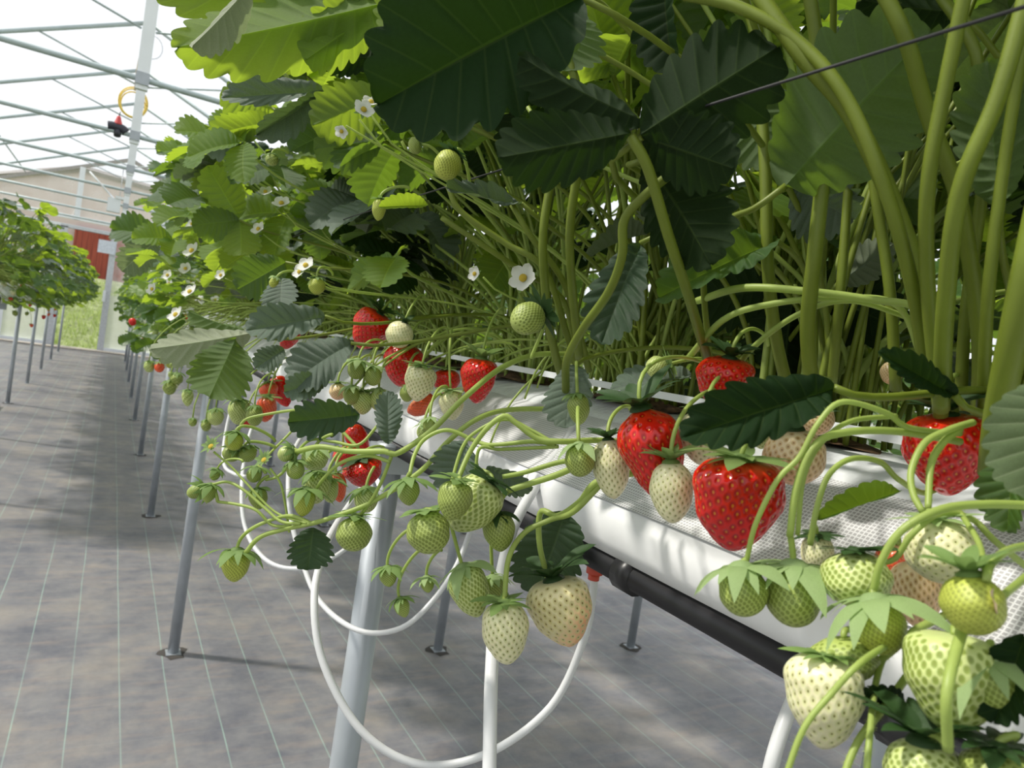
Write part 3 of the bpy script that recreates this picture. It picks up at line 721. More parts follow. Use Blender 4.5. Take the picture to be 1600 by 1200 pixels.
# hoses under the gutter
def hose(pts, r, label):
    mb = MB(); tube(mb, [P(*q) for q in pts], r, seg=12, n=8*len(pts)); return tag(mb.build('drain_hose', HOSE), label, 'hose', 'white hoses hanging under the main gutter')
hose([(929, 893, .55), (926, 930, .55), (912, 1000, .55), (860, 1105, .55), (760, 1178, .55), (655, 1194, .55), (565, 1142, .55), (505, 1035, .56), (491, 935, .58), (505, 865, .62), (528, 815, .70), (575, 750, .86), (620, 700, 1.0)], .0031, 'big white hose loop hanging down from a red fitting')
hose([(764, 1260, .41), (765, 1180, .42), (768, 1050, .44), (776, 940, .48), (800, 830, .53), (840, 755, .57), (880, 697, .60), (905, 655, .62)], .0042, 'white hose running straight down past the cream berry, nearest to the floor edge')
hose([(485, 660, 1.1), (455, 715, 1.0), (452, 790, .9), (470, 870, .86), (500, 940, .82), (560, 985, .78), (625, 982, .78), (675, 940, .8), (715, 880, .82), (745, 800, .86), (765, 750, .9)], .0030, 'smaller white hose loop crossing behind the thick post')
hose([(372, 590, 1.35), (352, 680, 1.3), (350, 725, 1.25), (365, 740, 1.22), (385, 745, 1.2)], .0030, 'short white hose curl left of the fruit clusters')
hose([(430, 590, 1.35), (390, 680, 1.3), (378, 760, 1.2), (385, 830, 1.15), (420, 878, 1.1), (475, 888, 1.08), (530, 865, 1.1), (560, 830, 1.15), (600, 740, 1.25)], .0034, 'faint white hose loop farthest back near the second post')
hose([(1195, 1240, .34), (1212, 1170, .34), (1235, 1105, .35), (1262, 1050, .37), (1300, 1000, .39)], .0036, 'short white hose at the lower right below the pipe')
mb = MB(); p = P(930, 888, .55); tube(mb, [(0, 0, .003), (0, 0, 0), (0, 0, -.004)], .0066, n=4, seg=14, smooth=False); tube(mb, [(0, 0, -.004), (0, 0, -.009)], .0045, n=2, seg=12, smooth=False)
tag(mb.build('hose_fitting', REDPL, loc=p), 'red-brown fitting joining the big hose loop to the gutter pipe', 'fitting')
# ------------------------------------------------------------------ plants
near = []
back = []          # (root, crown position)
for k in range(12):
    y = -.06+.2*k+rng.uniform(-.02, .02); cr = Vector((CROWN_X+rng.uniform(-.02, .02), y, CROWN_Z))
    root = empty('strawberry_plant', cr, None, 'strawberry plant', 'strawberry plants of the main row')
    root['label'] = 'leafy strawberry plant in the main row, %s from the camera' % ['first', 'second', 'third', 'fourth', 'fifth', 'sixth', 'seventh', 'eighth', 'ninth', 'tenth', 'eleventh', 'twelfth'][k]
    near.append((root, cr))
    mb = MB(); rr = random.Random(k); vs = []; n = 16
    vs.append((0, 0, .008))
    for R, z in ((.025, .006), (.045, -.002)):
        for i in range(n): q = R*rr.uniform(.8, 1.2); vs.append((q*math.cos(i*6.283/n), q*1.3*math.sin(i*6.283/n), z+rr.uniform(-.002, .003)))
    f = [(0, i+1, (i+1) % n+1) for i in range(n)]+[(1+i, 1+n+i, 1+n+(i+1) % n, 1+(i+1) % n) for i in range(n)]
    mb.add(vs, f); mb.build('coir_mound', SOIL, root)
def plant_of(p):
    return min(near, key=lambda q: abs(q[1].y-p.y))
def put(name, me, mat, root, rloc, M4):
    o = bpy.data.objects.new(name, me)
    if mat is not None:
        if not me.materials: me.materials.append(mat)
        o.material_slots[0].link = 'OBJECT'; o.material_slots[0].material = mat
    loc, rot, sca = M4.decompose()
    o.location = loc-rloc; o.rotation_mode = 'QUATERNION'; o.rotation_quaternion = rot; o.scale = sca
    return link(o, root)
for me in HLF+TRI: me.materials.append(LEAF)
HW = [.86, .80, .9, .74, .88]
def petiole(root, cr, base, out, r=.0019, hair=0, crown_off=None, mat=None, parent=None, ploc=None):
    co = crown_off or Vector((rng.uniform(-.025, .02), rng.uniform(-.05, .05), 0)); c = cr+co
    L = (base-c).length
    pts = bezier(c, c+Vector((0, 0, .5*L))+(base-c)*.05, base+out*.22*L, base, 16)
    mb = MB(); tube(mb, [q-cr for q in pts], r*1.25, r, n=18, seg=8, hair=hair); return mb.build('leaf_stalk', mat or STEM, root)
def hleaf(b, t, w, side=1, roll=0, var=0, mat=LEAF, stem=True, sr=.0016, name='leaflet'):
    B, T = P(*b), P(*t); mid = (B+T)/2; L = (T-B).length; y = (T-B)/L; d = (mid-CAM).dot(FWD)
    c = (CAM-mid).normalized(); n = (c-y*c.dot(y)).normalized()*side
    n = Quaternion(y, math.radians(roll)) @ n
    x = y.cross(n); Wd = w*d/F/HW[var]
    M4 = Matrix(((x.x*Wd, y.x*L, n.x*L, B.x), (x.y*Wd, y.y*L, n.y*L, B.y), (x.z*Wd, y.z*L, n.z*L, B.z), (0, 0, 0, 1)))
    root, cr = plant_of(B); o = put(name, HLF[var], mat, root, cr, M4)
    if stem: petiole(root, cr, B, (-y*.7+Vector((0, 0, -.5))).normalized(), sr)
    return o
# b, t, width px, side, roll, variant, material, stalk
HL = [
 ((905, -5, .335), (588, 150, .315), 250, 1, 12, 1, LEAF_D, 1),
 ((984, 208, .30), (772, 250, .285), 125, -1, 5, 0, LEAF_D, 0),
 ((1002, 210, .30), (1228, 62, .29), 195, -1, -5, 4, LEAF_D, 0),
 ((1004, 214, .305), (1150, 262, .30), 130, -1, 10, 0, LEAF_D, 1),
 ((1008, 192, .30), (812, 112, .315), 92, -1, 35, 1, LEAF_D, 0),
 ((1225, 292, .335), (1420, 72, .33), 240, -1, 8, 2, LEAF, 0),
 ((615, 2, .50), (278, 88, .47), 120, -1, 12, 1, LEAF_Y, 1),
 ((600, -22, .50), (250, 5, .49), 80, -1, 30, 0, LEAF_Y, 0),
 ((600, 10, .51), (470, 90, .50), 110, -1, -25, 0, LEAF_Y, 0),
 ((392, -22, .45), (303, 82, .44), 52, -1, 25, 3, LEAF_U, 0),
 ((508, 142, .62), (343, 146, .60), 50, 1, 30, 0, LEAF_B, 1),
 ((508, 144, .62), (406, 216, .60), 50, 1, -20, 1, LEAF_B, 0),
 ((604, 148, .60), (488, 196, .60), 95, -1, 0, 0, LEAF_Y, 1),
 ((590, 92, .55), (492, 84, .55), 62, -1, 10, 2, LEAF_D, 1),
 ((596, 218, .62), (492, 235, .62), 85, -1, 10, 0, LEAF, 1),
 ((425, 168, .85), (345, 150, .84), 70, -1, 10, 0, LEAF_Y, 1),
 ((402, 190, .86), (322, 240, .85), 55, 1, 0, 1, LEAF_B, 0),
 ((480, 120, .8), (390, 110, .8), 62, -1, 12, 1, LEAF, 1),
 ((430, 190, .84), (330, 200, .84), 60, -1, -30, 2, LEAF_Y, 0),
 ((248, 368, 1.5), (167, 352, 1.5), 54, 1, 20, 1, LEAF, 1),
 ((246, 374, 1.5), (190, 424, 1.48), 52, 1, 0, 0, LEAF_U, 0),
 ((374, 342, .92), (326, 262, .92), 66, -1, 0, 0, LEAF_Y, 0),
 ((374, 344, .92), (300, 352, .90), 56, -1, 0, 2, LEAF, 1),
 ((376, 347, .92), (378, 402, .90), 60, -1, 8, 0, LEAF_Y, 0),
 ((446, 410, .78), (372, 452, .76), 74, 1, 0, 2, LEAF, 1),
 ((440, 434, .76), (436, 484, .74), 62, 1, 25, 0, LEAF_B, 0),
 ((508, 494, .66), (386, 512, .62), 66, 1, 25, 0, LEAF_B, 1),
 ((548, 536, .62), (446, 592, .60), 84, 1, 25, 2, LEAF_B, 1),
 ((444, 545, .66), (400, 574, .64), 42, 1, 10, 0, LEAF_B, 0),
 ((506, 594, .62), (446, 612, .60), 46, 1, 0, 1, LEAF_B, 0),
 ((392, 522, .75), (236, 552, .72), 66, -1, 30, 0, LEAF_U, 1),
 ((368, 530, .74), (322, 632, .70), 98, -1, 0, 2, LEAF, 0),
 ((395, 520, .76), (295, 500, .76), 44, -1, 50, 1, LEAF, 0),
 ((562, 648, .52), (448, 660, .50), 68, 1, 0, 4, LEAF_M, 0),
 ((606, 694, .46), (606, 611, .46), 46, 1, 0, 2, LEAF_B, 0),
 ((815, 318, .50), (692, 303, .48), 42, 1, 45, 4, LEAF_B, 1),
 ((668, 320, .50), (594, 320, .48), 26, 1, 20, 3, LEAF_Y, 0),
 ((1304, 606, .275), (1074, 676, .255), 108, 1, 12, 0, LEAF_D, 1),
 ((884, 800, .50), (842, 930, .48), 122, 1, -10, 2, LEAF_M, 0),
 ((490, 824, .49), (482, 888, .49), 76, 1, 0, 4, LEAF_M, 0),
 ((900, 570, .50), (880, 665, .48), 84, 1, 25, 0, LEAF_B, 1),
 ((1000, 380, .44), (935, 535, .44), 96, 1, 20, 0, LEAF_M, 1),
 ((1212, 376, .40), (1032, 446, .38), 86, 1, 30, 1, LEAF, 1),
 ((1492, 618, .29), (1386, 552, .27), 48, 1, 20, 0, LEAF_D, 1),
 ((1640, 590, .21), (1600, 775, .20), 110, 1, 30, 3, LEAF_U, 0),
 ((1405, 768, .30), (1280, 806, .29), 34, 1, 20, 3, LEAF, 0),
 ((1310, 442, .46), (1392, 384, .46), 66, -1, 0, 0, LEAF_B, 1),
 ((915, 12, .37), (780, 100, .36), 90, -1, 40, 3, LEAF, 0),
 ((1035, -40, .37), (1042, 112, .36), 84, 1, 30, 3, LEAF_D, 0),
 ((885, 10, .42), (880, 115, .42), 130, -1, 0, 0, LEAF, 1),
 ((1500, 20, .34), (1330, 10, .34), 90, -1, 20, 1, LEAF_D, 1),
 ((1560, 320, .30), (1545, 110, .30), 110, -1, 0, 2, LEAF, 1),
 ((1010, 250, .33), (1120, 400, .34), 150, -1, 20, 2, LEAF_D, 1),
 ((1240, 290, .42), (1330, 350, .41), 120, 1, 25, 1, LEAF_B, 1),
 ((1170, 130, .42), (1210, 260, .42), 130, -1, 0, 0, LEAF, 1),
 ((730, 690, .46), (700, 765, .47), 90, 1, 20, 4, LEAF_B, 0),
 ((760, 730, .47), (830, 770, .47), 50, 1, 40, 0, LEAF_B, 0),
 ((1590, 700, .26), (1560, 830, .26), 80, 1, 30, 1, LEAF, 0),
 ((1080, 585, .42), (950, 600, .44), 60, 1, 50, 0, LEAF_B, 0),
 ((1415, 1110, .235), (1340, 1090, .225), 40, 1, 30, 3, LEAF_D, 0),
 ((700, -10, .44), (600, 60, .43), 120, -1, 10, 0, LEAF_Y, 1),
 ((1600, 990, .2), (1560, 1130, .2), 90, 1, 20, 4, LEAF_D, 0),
]
for (b, t, w, side, roll, var, mat, stem) in HL: hleaf(b, t, w, side, roll, var, mat, bool(stem))

# main leaf stalks seen close by
def stalk(pts, r0, r1=None, mat=None, name='leaf_stalk', hair=0):
    c = [P(*q) for q in pts]; root, cr = plant_of(c[-1]); mb = MB(); tube(mb, [q-cr for q in c], r0, r1, seg=10, hair=hair, n=7*len(c))
    return mb.build(name, mat or STEM, root)
for pts, w in [
  ([(1228, 290, .335), (1180, 325, .34), (1130, 352, .36), (1100, 430, .40), (1110, 570, .44)], 10),
  ([(1608, -20, .235), (1560, 150, .24), (1500, 300, .25), (1478, 470, .27), (1470, 640, .30)], 26),
  ([(1512, -30, .25), (1478, 130, .26), (1450, 290, .27), (1450, 450, .29), (1470, 650, .31)], 22),
  ([(1170, -30, .30), (1255, 90, .29), (1330, 180, .29), (1400, 330, .30), (1455, 500, .31), (1485, 660, .32)], 27),
  ([(1070, -8, .31), (1150, 10, .30), (1240, 60, .29), (1320, 150, .28), (1385, 300, .28), (1430, 470, .30), (1450, 620, .32)], 20),
  ([(1370, -30, .29), (1415, 60, .29), (1450, 180, .30), (1500, 320, .31), (1530, 520, .33), (1530, 650, .34)], 24),
  ([(1262, -30, .34), (1282, 110, .345), (1290, 220, .345), (1275, 380, .34), (1262, 520, .36), (1275, 640, .38)], 22),
  ([(1460, -20, .32), (1515, 60, .31), (1530, 120, .31), (1540, 250, .32), (1510, 480, .34), (1500, 640, .35)], 18),
  ([(1680, 60, .23), (1620, 350, .23), (1585, 520, .24), (1560, 650, .26), (1550, 740, .28)], 40),
  ([(985, 212, .305), (1012, 262, .31), (1045, 370, .33), (1075, 460, .36), (1105, 560, .42)], 17),
  ([(1060, 262, .32), (1007, 306, .33), (975, 345, .34), (972, 400, .35), (950, 458, .37), (912, 512, .40), (886, 562, .44), (884, 610, .48)], 14),
  ([(880, 60, .45), (875, 200, .46), (850, 350, .46), (851, 440, .48), (860, 520, .52), (880, 600, .56)], 13),
  ([(1180, 60, .41), (1195, 250, .40), (1200, 420, .40), (1215, 540, .42), (1240, 640, .43)], 18),
  ([(1335, 120, .40), (1325, 300, .40), (1312, 470, .40), (1300, 600, .42)], 14),
  ([(1345, -30, .37), (1362, 250, .38), (1390, 450, .38), (1400, 610, .39)], 16),
  ([(1600, 60, .28), (1570, 250, .29), (1545, 450, .30), (1535, 640, .32)], 18),
  ([(870, 60, .42), (900, 130, .42), (905, 240, .43), (890, 380, .45), (905, 560, .52)], 14),
  ([(700, 290, .50), (720, 330, .50), (790, 380, .50), (850, 420, .50), (885, 520, .53), (905, 590, .55)], 10),
  ([(690, 340, .52), (750, 380, .52), (810, 420, .53), (880, 470, .55), (900, 560, .58)], 9),
  ([(800, 320, .50), (830, 370, .50), (880, 440, .51), (905, 520, .54), (920, 580, .56)], 10),
]:
    d = sum(q[2] for q in pts)/len(pts); r = w*d/F/2
    stalk(pts, r*.92, r*1.12, hair=500 if d < .34 else (150 if d < .42 else 0), mat=STEM)

# arching fruit trusses (thicker stalks that carry several berries)
for pts, w in [
  ([(975, 690, .42), (930, 688, .41), (880, 690, .40), (840, 685, .40), (805, 660, .40), (788, 650, .40), (762, 668, .40), (735, 705, .40), (714, 752, .39)], 9),
  ([(865, 692, .40), (830, 672, .405), (790, 655, .41), (748, 672, .41), (722, 700, .41), (700, 770, .40), (680, 805, .39)], 6),
  ([(868, 694, .40), (830, 690, .41), (770, 695, .42), (745, 690, .43), (700, 672, .43), (665, 685, .43), (648, 710, .42), (640, 742, .41)], 7),
  ([(872, 698, .40), (830, 700, .41), (780, 702, .42), (750, 700, .42), (743, 735, .42)], 6),
  ([(1010, 735, .40), (935, 752, .40), (905, 785, .41), (872, 806, .42), (845, 800, .43), (843, 850, .43), (856, 905, .43)], 10),
  ([(940, 755, .40), (895, 800, .41), (860, 812, .42), (820, 832, .42), (795, 872, .41), (788, 940, .405)], 9),
  ([(990, 690, .44), (925, 715, .43), (875, 722, .43), (820, 738, .43), (785, 745, .43)], 8),
  ([(960, 700, .43), (880, 738, .42), (830, 755, .42), (790, 770, .42), (778, 795, .42)], 10),
  ([(905, 555, .56), (842, 554, .54), (785, 574, .51), (725, 622, .48), (675, 672, .47), (622, 708, .46), (600, 705, .46), (545, 705, .465), (500, 698, .47), (462, 706, .48)], 9),
  ([(905, 640, .52), (800, 640, .50), (745, 655, .48), (700, 690, .475), (655, 738, .47), (580, 785, .47), (520, 808, .47), (487, 818, .47), (440, 828, .48), (405, 840, .48), (382, 866, .48)], 8),
  ([(487, 818, .47), (455, 806, .475), (425, 812, .48), (395, 825, .48), (376, 842, .485), (369, 862, .485)], 6),
  ([(470, 818, .472), (440, 815, .475), (415, 795, .48), (380, 765, .485), (355, 753, .49), (332, 757, .49)], 5),
  ([(480, 818, .47), (430, 800, .48), (385, 755, .485), (362, 730, .49), (334, 706, .49)], 4),
  ([(455, 822, .478), (425, 820, .48), (400, 797, .48), (370, 788, .485), (340, 784, .49)], 5),
  ([(452, 832, .478), (446, 790, .48), (438, 755, .48), (422, 732, .48)], 4),
  ([(610, 722, .46), (575, 712, .465), (535, 722, .47), (508, 745, .475), (490, 770, .48)], 6),
  ([(612, 712, .46), (595, 755, .465), (575, 790, .47), (562, 806, .475), (558, 818, .48)], 6),
  ([(590, 665, .5), (560, 695, .49), (520, 690, .5), (480, 690, .5), (440, 740, .5), (415, 750, .5)], 5),
  ([(560, 700, .60), (500, 640, .62), (470, 640, .63), (430, 645, .64), (385, 655, .64), (373, 672, .64)], 5),
  ([(500, 637, .64), (470, 660, .63), (440, 690, .62), (418, 712, .6)], 4),
  ([(1500, 678, .29), (1420, 668, .275), (1384, 645, .268), (1316, 628, .262), (1278, 662, .26), (1249, 714, .26), (1215, 750, .26), (1181, 818, .262), (1166, 878, .265)], 9),
  ([(1500, 690, .29), (1400, 674, .275), (1318, 676, .265), (1272, 697, .26), (1245, 760, .26), (1234, 838, .262)], 12),
  ([(1400, 650, .29), (1330, 658, .28), (1285, 690, .27), (1256, 745, .265), (1246, 836, .264)], 8),
  ([(1500, 735, .33), (1450, 770, .32), (1405, 750, .30), (1375, 722, .29), (1330, 717, .28), (1295, 742, .275), (1276, 795, .27), (1266, 852, .27)], 9),
  ([(1520, 660, .28), (1482, 672, .27), (1445, 692, .265), (1424, 735, .26), (1427, 772, .255), (1442, 800, .25)], 11),
  ([(1500, 670, .275), (1475, 690, .27), (1455, 725, .265), (1450, 795, .255)], 11),
  ([(1620, 790, .24), (1540, 788, .235), (1470, 796, .23), (1410, 828, .23), (1378, 875, .232), (1364, 925, .235)], 13),
  ([(1660, 930, .27), (1560, 850, .25), (1520, 812, .25), (1470, 802, .245), (1425, 835, .245), (1395, 875, .25), (1345, 880, .255)], 10),
  ([(1500, 800, .25), (1530, 850, .22), (1540, 905, .19)], 9),
  ([(1630, 850, .24), (1580, 858, .21), (1550, 880, .195), (1541, 908, .19)], 13),
  ([(1630, 880, .24), (1595, 908, .22), (1568, 930, .2)], 12),
  ([(1400, 1000, .235), (1345, 1035, .212), (1298, 1085, .21), (1255, 1140, .208), (1222, 1230, .206)], 10),
  ([(1525, 930, .212), (1502, 990, .20), (1480, 1080, .187), (1481, 1172, .19)], 17),
  ([(1430, 1040, .24), (1385, 1100, .23), (1340, 1160, .225), (1312, 1230, .22)], 12),
  ([(1392, 1000, .25), (1370, 1060, .235), (1358, 1160, .215), (1352, 1240, .21)], 10),
  ([(1480, 960, .25), (1430, 985, .245), (1390, 1020, .24), (1350, 1050, .24)], 12),
  ([(1520, 1130, .26), (1530, 1170, .26), (1535, 1230, .26)], 12),
  ([(1090, 470, .42), (1160, 450, .38), (1260, 455, .36), (1360, 468, .35), (1440, 485, .34), (1470, 560, .34)], 12),
  ([(1075, 560, .42), (1130, 500, .38), (1200, 476, .37), (1300, 466, .36), (1400, 476, .36), (1440, 560, .37)], 10),
  ([(1130, 600, .42), (1180, 540, .40), (1250, 490, .38), (1330, 470, .37), (1430, 500, .38)], 9),
]:
    d = sum(q[2] for q in pts)/len(pts); r = w*d/F/2
    stalk(pts[::-1] if False else pts, r*1.1 if w > 7 else r, r*.9, mat=TRUSS, name='fruit_stalk', hair=200 if d < .30 else 0)

# random leaves filling the near plants
def blocked(c, rad):
    x, y, z = proj(c)
    if z < .05: return True
    R = rad*F/z
    inside = -R < x < 1600+R and -R < y < 1200+R
    if not inside: return False
    if 1235 < x < 1420 and y-R*.5 < 60: return True
    if z < .47: return True
    if x > 1080 and z > .5 and y < 640: return False
    if x > 560 and y+R*.6 > 470: return True
    if x > 1150 and y+R > 330 and z < .7: return True
    if 560 < x < 1000 and 300 < y+R*.7 and z < .62: return True
    if x < 560 and y+R*.6 > 600: return True
    if x-R*.85 < np.interp(y, [0, 60, 110, 180, 240, 300, 380, 470], [300, 300, 340, 310, 240, 215, 175, 190]): return True
    return False
RL = random.Random(11)
for k, (root, cr) in enumerate(near):
    n = 0; tries = 0
    while n < (24 if k < 9 else 20) and tries < 300:
        tries += 1
        dz = RL.uniform(.07, .40); dx = RL.uniform(-.20, .26)*(0.5+dz); dy = RL.uniform(-.16, .16)
        T = cr+Vector((dx*1.4, dy, dz)); size = RL.uniform(.058, .082)
        if blocked(T, size*1.2): continue
        out = Vector((dx+RL.uniform(-.06, .06), dy+RL.uniform(-.1, .1), RL.uniform(-.09, .05))).normalized()
        nrm = (Vector((0, 0, 1))+Vector((RL.uniform(-.6, .6), RL.uniform(-.6, .6), 0))).normalized()
        M4 = leaf_frame(T, out, nrm) @ Matrix.Scale(size, 4)
        mat = RL.choice([LEAF, LEAF, LEAF_Y, LEAF_Y, LEAF_D, LEAF_B])
        lf = put('leaf', RL.choice(TRI), mat, root, cr, M4)
        petiole(root, cr, T, Vector((-out.x*.5, -out.y*.5, -1)).normalized(), RL.uniform(.0013, .002), hair=0, mat=RL.choice([STEM, TRUSS, TRUSS] if k > 1 else [STEM, STEM, TRUSS]))  # lighter truss colour mixed in to paint sunlight on these leaf stalks
        n += 1
    for j in range(7):   # bare stalks whose leaves stand above the frame
        T = cr+Vector((RL.uniform(-.1, .12), RL.uniform(-.12, .12), RL.uniform(.26, .42)))
        x, y, z = proj(T)
        if 0 < y < 1200 and x > 200 and x < 1600 and z < .5: T.z = cr.z+.36
        petiole(root, cr, T, Vector((0, 0, -1)), RL.uniform(.0014, .0021), mat=STEM)
        M4 = leaf_frame(T, Vector((RL.uniform(-1, 1), RL.uniform(-1, 1), .1)), Vector((RL.uniform(-.3, .3), RL.uniform(-.3, .3), 1))) @ Matrix.Scale(.068, 4)
        if not blocked(T, .09): put('leaf', RL.choice(TRI), LEAF, root, cr, M4)
    # thin arching fruit stalks over the bag
    for j in range(5):
        s = cr+Vector((RL.uniform(-.03, .0), RL.uniform(-.04, .04), .0)); e = s+Vector((RL.uniform(-.16, -.10), RL.uniform(-.05, .12), RL.uniform(-.06, .01)))
        x, y, z = proj(e)
        if z < .55 and x > 700: continue
        pts = bezier(s, s+Vector((-.02, 0, .08)), e+Vector((.01, 0, .07)), e, 12)
        mb = MB(); tube(mb, [q-cr for q in pts], .0013, .0009, n=16, seg=6); mb.build('fruit_stalk', TRUSS, root)

# the inner line of the same plants: leaves standing behind the crowns, towards the far side of the gutter
for k, (root, cr) in enumerate(near[:9]):
    for j in range(26 if k < 4 else 6):
        T = cr+Vector((RL.uniform(.06, .30), RL.uniform(-.14, .14), RL.uniform(.0, .42))); s_ = RL.uniform(.06, .085)
        if blocked(T, s_): continue
        out = Vector((RL.uniform(-.5, 1), RL.uniform(-1, 1), RL.uniform(-.5, .05))).normalized()
        nrm = Vector((RL.uniform(-1.2, .4), RL.uniform(-.9, .9), 1)).normalized()
        put('leaf', RL.choice(TRI), RL.choice([LEAF, LEAF, LEAF_D, LEAF, LEAF_B] if k < 5 else [LEAF, LEAF_Y, LEAF]), root, cr, leaf_frame(T, out, nrm) @ Matrix.Scale(s_, 4))
        petiole(root, cr, T, Vector((0, 0, -1)), RL.uniform(.0013, .0019), crown_off=Vector((RL.uniform(0, .09), RL.uniform(-.06, .06), 0)))
# leaves leaning out over the aisle
for k, (root, cr) in enumerate(near):
    if k < 4: continue
    n = 0; tries = 0
    while n < 13 and tries < 200:
        tries += 1
        T = cr+Vector((-RL.uniform(.17, .37), RL.uniform(-.14, .14), RL.uniform(.10, .42))); s_ = RL.uniform(.055, .078)
        if blocked(T, s_): continue
        out = Vector((-1, RL.uniform(-.8, .8), RL.uniform(-.6, .1))).normalized()
        nrm = Vector((RL.uniform(-.7, .3), RL.uniform(-.7, .7), 1)).normalized()
        put('leaf', RL.choice(TRI), RL.choice([LEAF_Y, LEAF_Y, LEAF, LEAF_B]), root, cr, leaf_frame(T, out, nrm) @ Matrix.Scale(s_, 4))
        petiole(root, cr, T, Vector((.6, 0, -1)).normalized(), RL.uniform(.0012, .0017), mat=TRUSS); n += 1
# tall stalks along the front, sunlight put into their lighter truss colour
for k, (root, cr) in enumerate(near):
    if not 1 < k < 9: continue
    for j in range(9):
        T = cr+Vector((RL.uniform(-.14, .04), RL.uniform(-.12, .12), RL.uniform(.30, .40))); s_ = RL.uniform(.055, .075)
        petiole(root, cr, T, Vector((0, 0, -1)), RL.uniform(.0015, .0022), crown_off=Vector((RL.uniform(-.04, .0), RL.uniform(-.06, .06), 0)), mat=RL.choice([TRUSS, TRUSS, STEM]))
        if not blocked(T, s_): put('leaf', RL.choice(TRI), RL.choice([LEAF_Y, LEAF]), root, cr, leaf_frame(T, Vector((RL.uniform(-1, .6), RL.uniform(-1, 1), -.1)), Vector((RL.uniform(-.5, .3), RL.uniform(-.4, .4), 1)).normalized()) @ Matrix.Scale(s_, 4))
# unseen crown leaves added above the frame to shade the near plants
for k, (root, cr) in enumerate(near[:4]):
    for j in range(12):
        T = cr+Vector((RL.uniform(-.24, .2), RL.uniform(-.14, .14), RL.uniform(.30, .46))); s_ = RL.uniform(.07, .09)
        x, y, z = proj(T)
        if z > .05 and y > -s_*F/z*.8 and x > -100 and x < 1700: continue
        out = Vector((RL.uniform(-1, 1), RL.uniform(-1, 1), RL.uniform(-.3, .05))).normalized()
        put('leaf', RL.choice(TRI), LEAF, root, cr, leaf_frame(T, out, Vector((RL.uniform(-.4, .4), RL.uniform(-.4, .4), 1)).normalized()) @ Matrix.Scale(s_, 4))
        petiole(root, cr, T, Vector((0, 0, -1)), .0017)

def flower(px, py, w, d, face=(0, 0), root=None):
    c = P(px, py, d); root, cr = root or plant_of(c); s = w*d/F/1.2
    nv = (-FWD+RIGHT*face[0]-DOWN*face[1]).normalized(); q = nv.to_track_quat('Z', 'Y')
    fl = bpy.data.objects.new('flower', PET); fl.rotation_mode = 'QUATERNION'; fl.rotation_quaternion = q; fl.scale = (s,)*3; fl.location = c-cr; link(fl, root)
    ce = bpy.data.objects.new('flower_centre', CEN); link(ce, fl)
    cx = bpy.data.objects.new('sepals', calyx_mesh('flat', CALYX, 1)); cx.scale = (.85,)*3; cx.location = (0, 0, -.01); cx.rotation_euler = (math.pi, 0, 0); link(cx, fl)
    base = c-nv*.01; a = cr+Vector((rng.uniform(-.03, 0), rng.uniform(-.04, .04), 0))
    mb = MB(); tube(mb, [q_-cr for q_ in bezier(a, a+Vector((0, 0, (c-a).length*.4)), base-nv*.02+Vector((0, 0, -.02)), base, 12)], .0012, .0008, n=14, seg=6); mb.build('flower_stalk', TRUSS, root)
for q in [(568, 172, 34, .52, (.6, .5)), (580, 160, 30, .54, (.2, 1)), (534, 205, 22, .52, (-.2, -.9)), (478, 415, 30, .62, (-.3, .8)), (468, 425, 24, .63, (-.6, .5)), (818, 435, 46, .52, (-.5, .3)), (742, 428, 24, .54, (-.8, .2)),
          (404, 358, 24, .9, (-.4, .6)), (440, 318, 28, .85, (0, 1)), (415, 300, 22, .9, (0, .9)), (330, 395, 30, 1.2, (-.3, .5)), (300, 392, 28, 1.3, (-.5, .7)), (297, 456, 26, 1.1, (-.5, .9)), (238, 452, 20, 1.5, (-.5, .4)), (275, 492, 28, 1.2, (-.6, .8)), (300, 350, 18, 1.7, (-.3, .4)), (345, 430, 18, 1.1, (-.3, .4)), (262, 430, 18, 1.6, (-.3, .4)), (222, 420, 14, 2.0, (-.3, .4)), (290, 420, 20, 1.4, (-.1, .4))]:
    flower(*q[:4], face=q[4])
# ------------------------------------------------------------------ strawberries in the foreground
S = strawberry
D_, P_c = CALYX_D, CALYX_P
S(1150, 790, 138, 145, -4, 'red', .315, 'large glossy red strawberry hanging lowest of the ripe ones beside the netting', 'heart', .10, 'flat', CALYX, (1290, 640, .33), csz=.85)
S(1022, 715, 108, 158, 16, 'red', .365, 'large red strawberry with a narrow neck left of two cream berries', 'neck', .12, 'up', D_, (1120, 590, .44), csz=.8)
S(1132, 602, 98, 84, -8, 'red', .40, 'red strawberry partly hidden behind the broad dark green leaf', 'heart', .2, 'up', D_, (1200, 540, .45), csz=.6)
S(1480, 712, 128, 128, 5, 'red', .32, 'red strawberry deep in the shade behind pale stalks at right', 'heart', .1, 'up', D_, (1500, 600, .36), csz=.7)
S(955, 733, 58, 94, 6, 'white', .385, 'slender cream strawberry with dark seeds left of the necked red one', 'long', .0, 'up', D_, (985, 640, .42), csz=.8)
S(1050, 770, 70, 96, 2, 'white', .34, 'cream white strawberry between the two largest red strawberries', 'long', .0, 'up', CALYX, (1130, 620, .40), csz=.95)
S(1098, 685, 74, 84, -4, 'white', .37, 'cream strawberry under the tip of the broad dark leaf', 'cone', .1, 'flat', CALYX, (1150, 600, .42), csz=.8)
S(1242, 714, 92, 88, 4, 'peach', .335, 'pale peach strawberry right of the largest red one', 'round', .1, 'up', D_, (1290, 620, .38), csz=.85)
S(1190, 672, 46, 60, 0, 'pale', .37, 'pale berry half hidden behind the broad dark leaf', 'cone', .1, 'up', D_, (1230, 600, .40), csz=.7)
S(1275, 655, 56, 50, 20, 'peach', .37, 'cream pink berry tucked under the leaf base', 'round', .1, None, None, (1300, 600, .40))
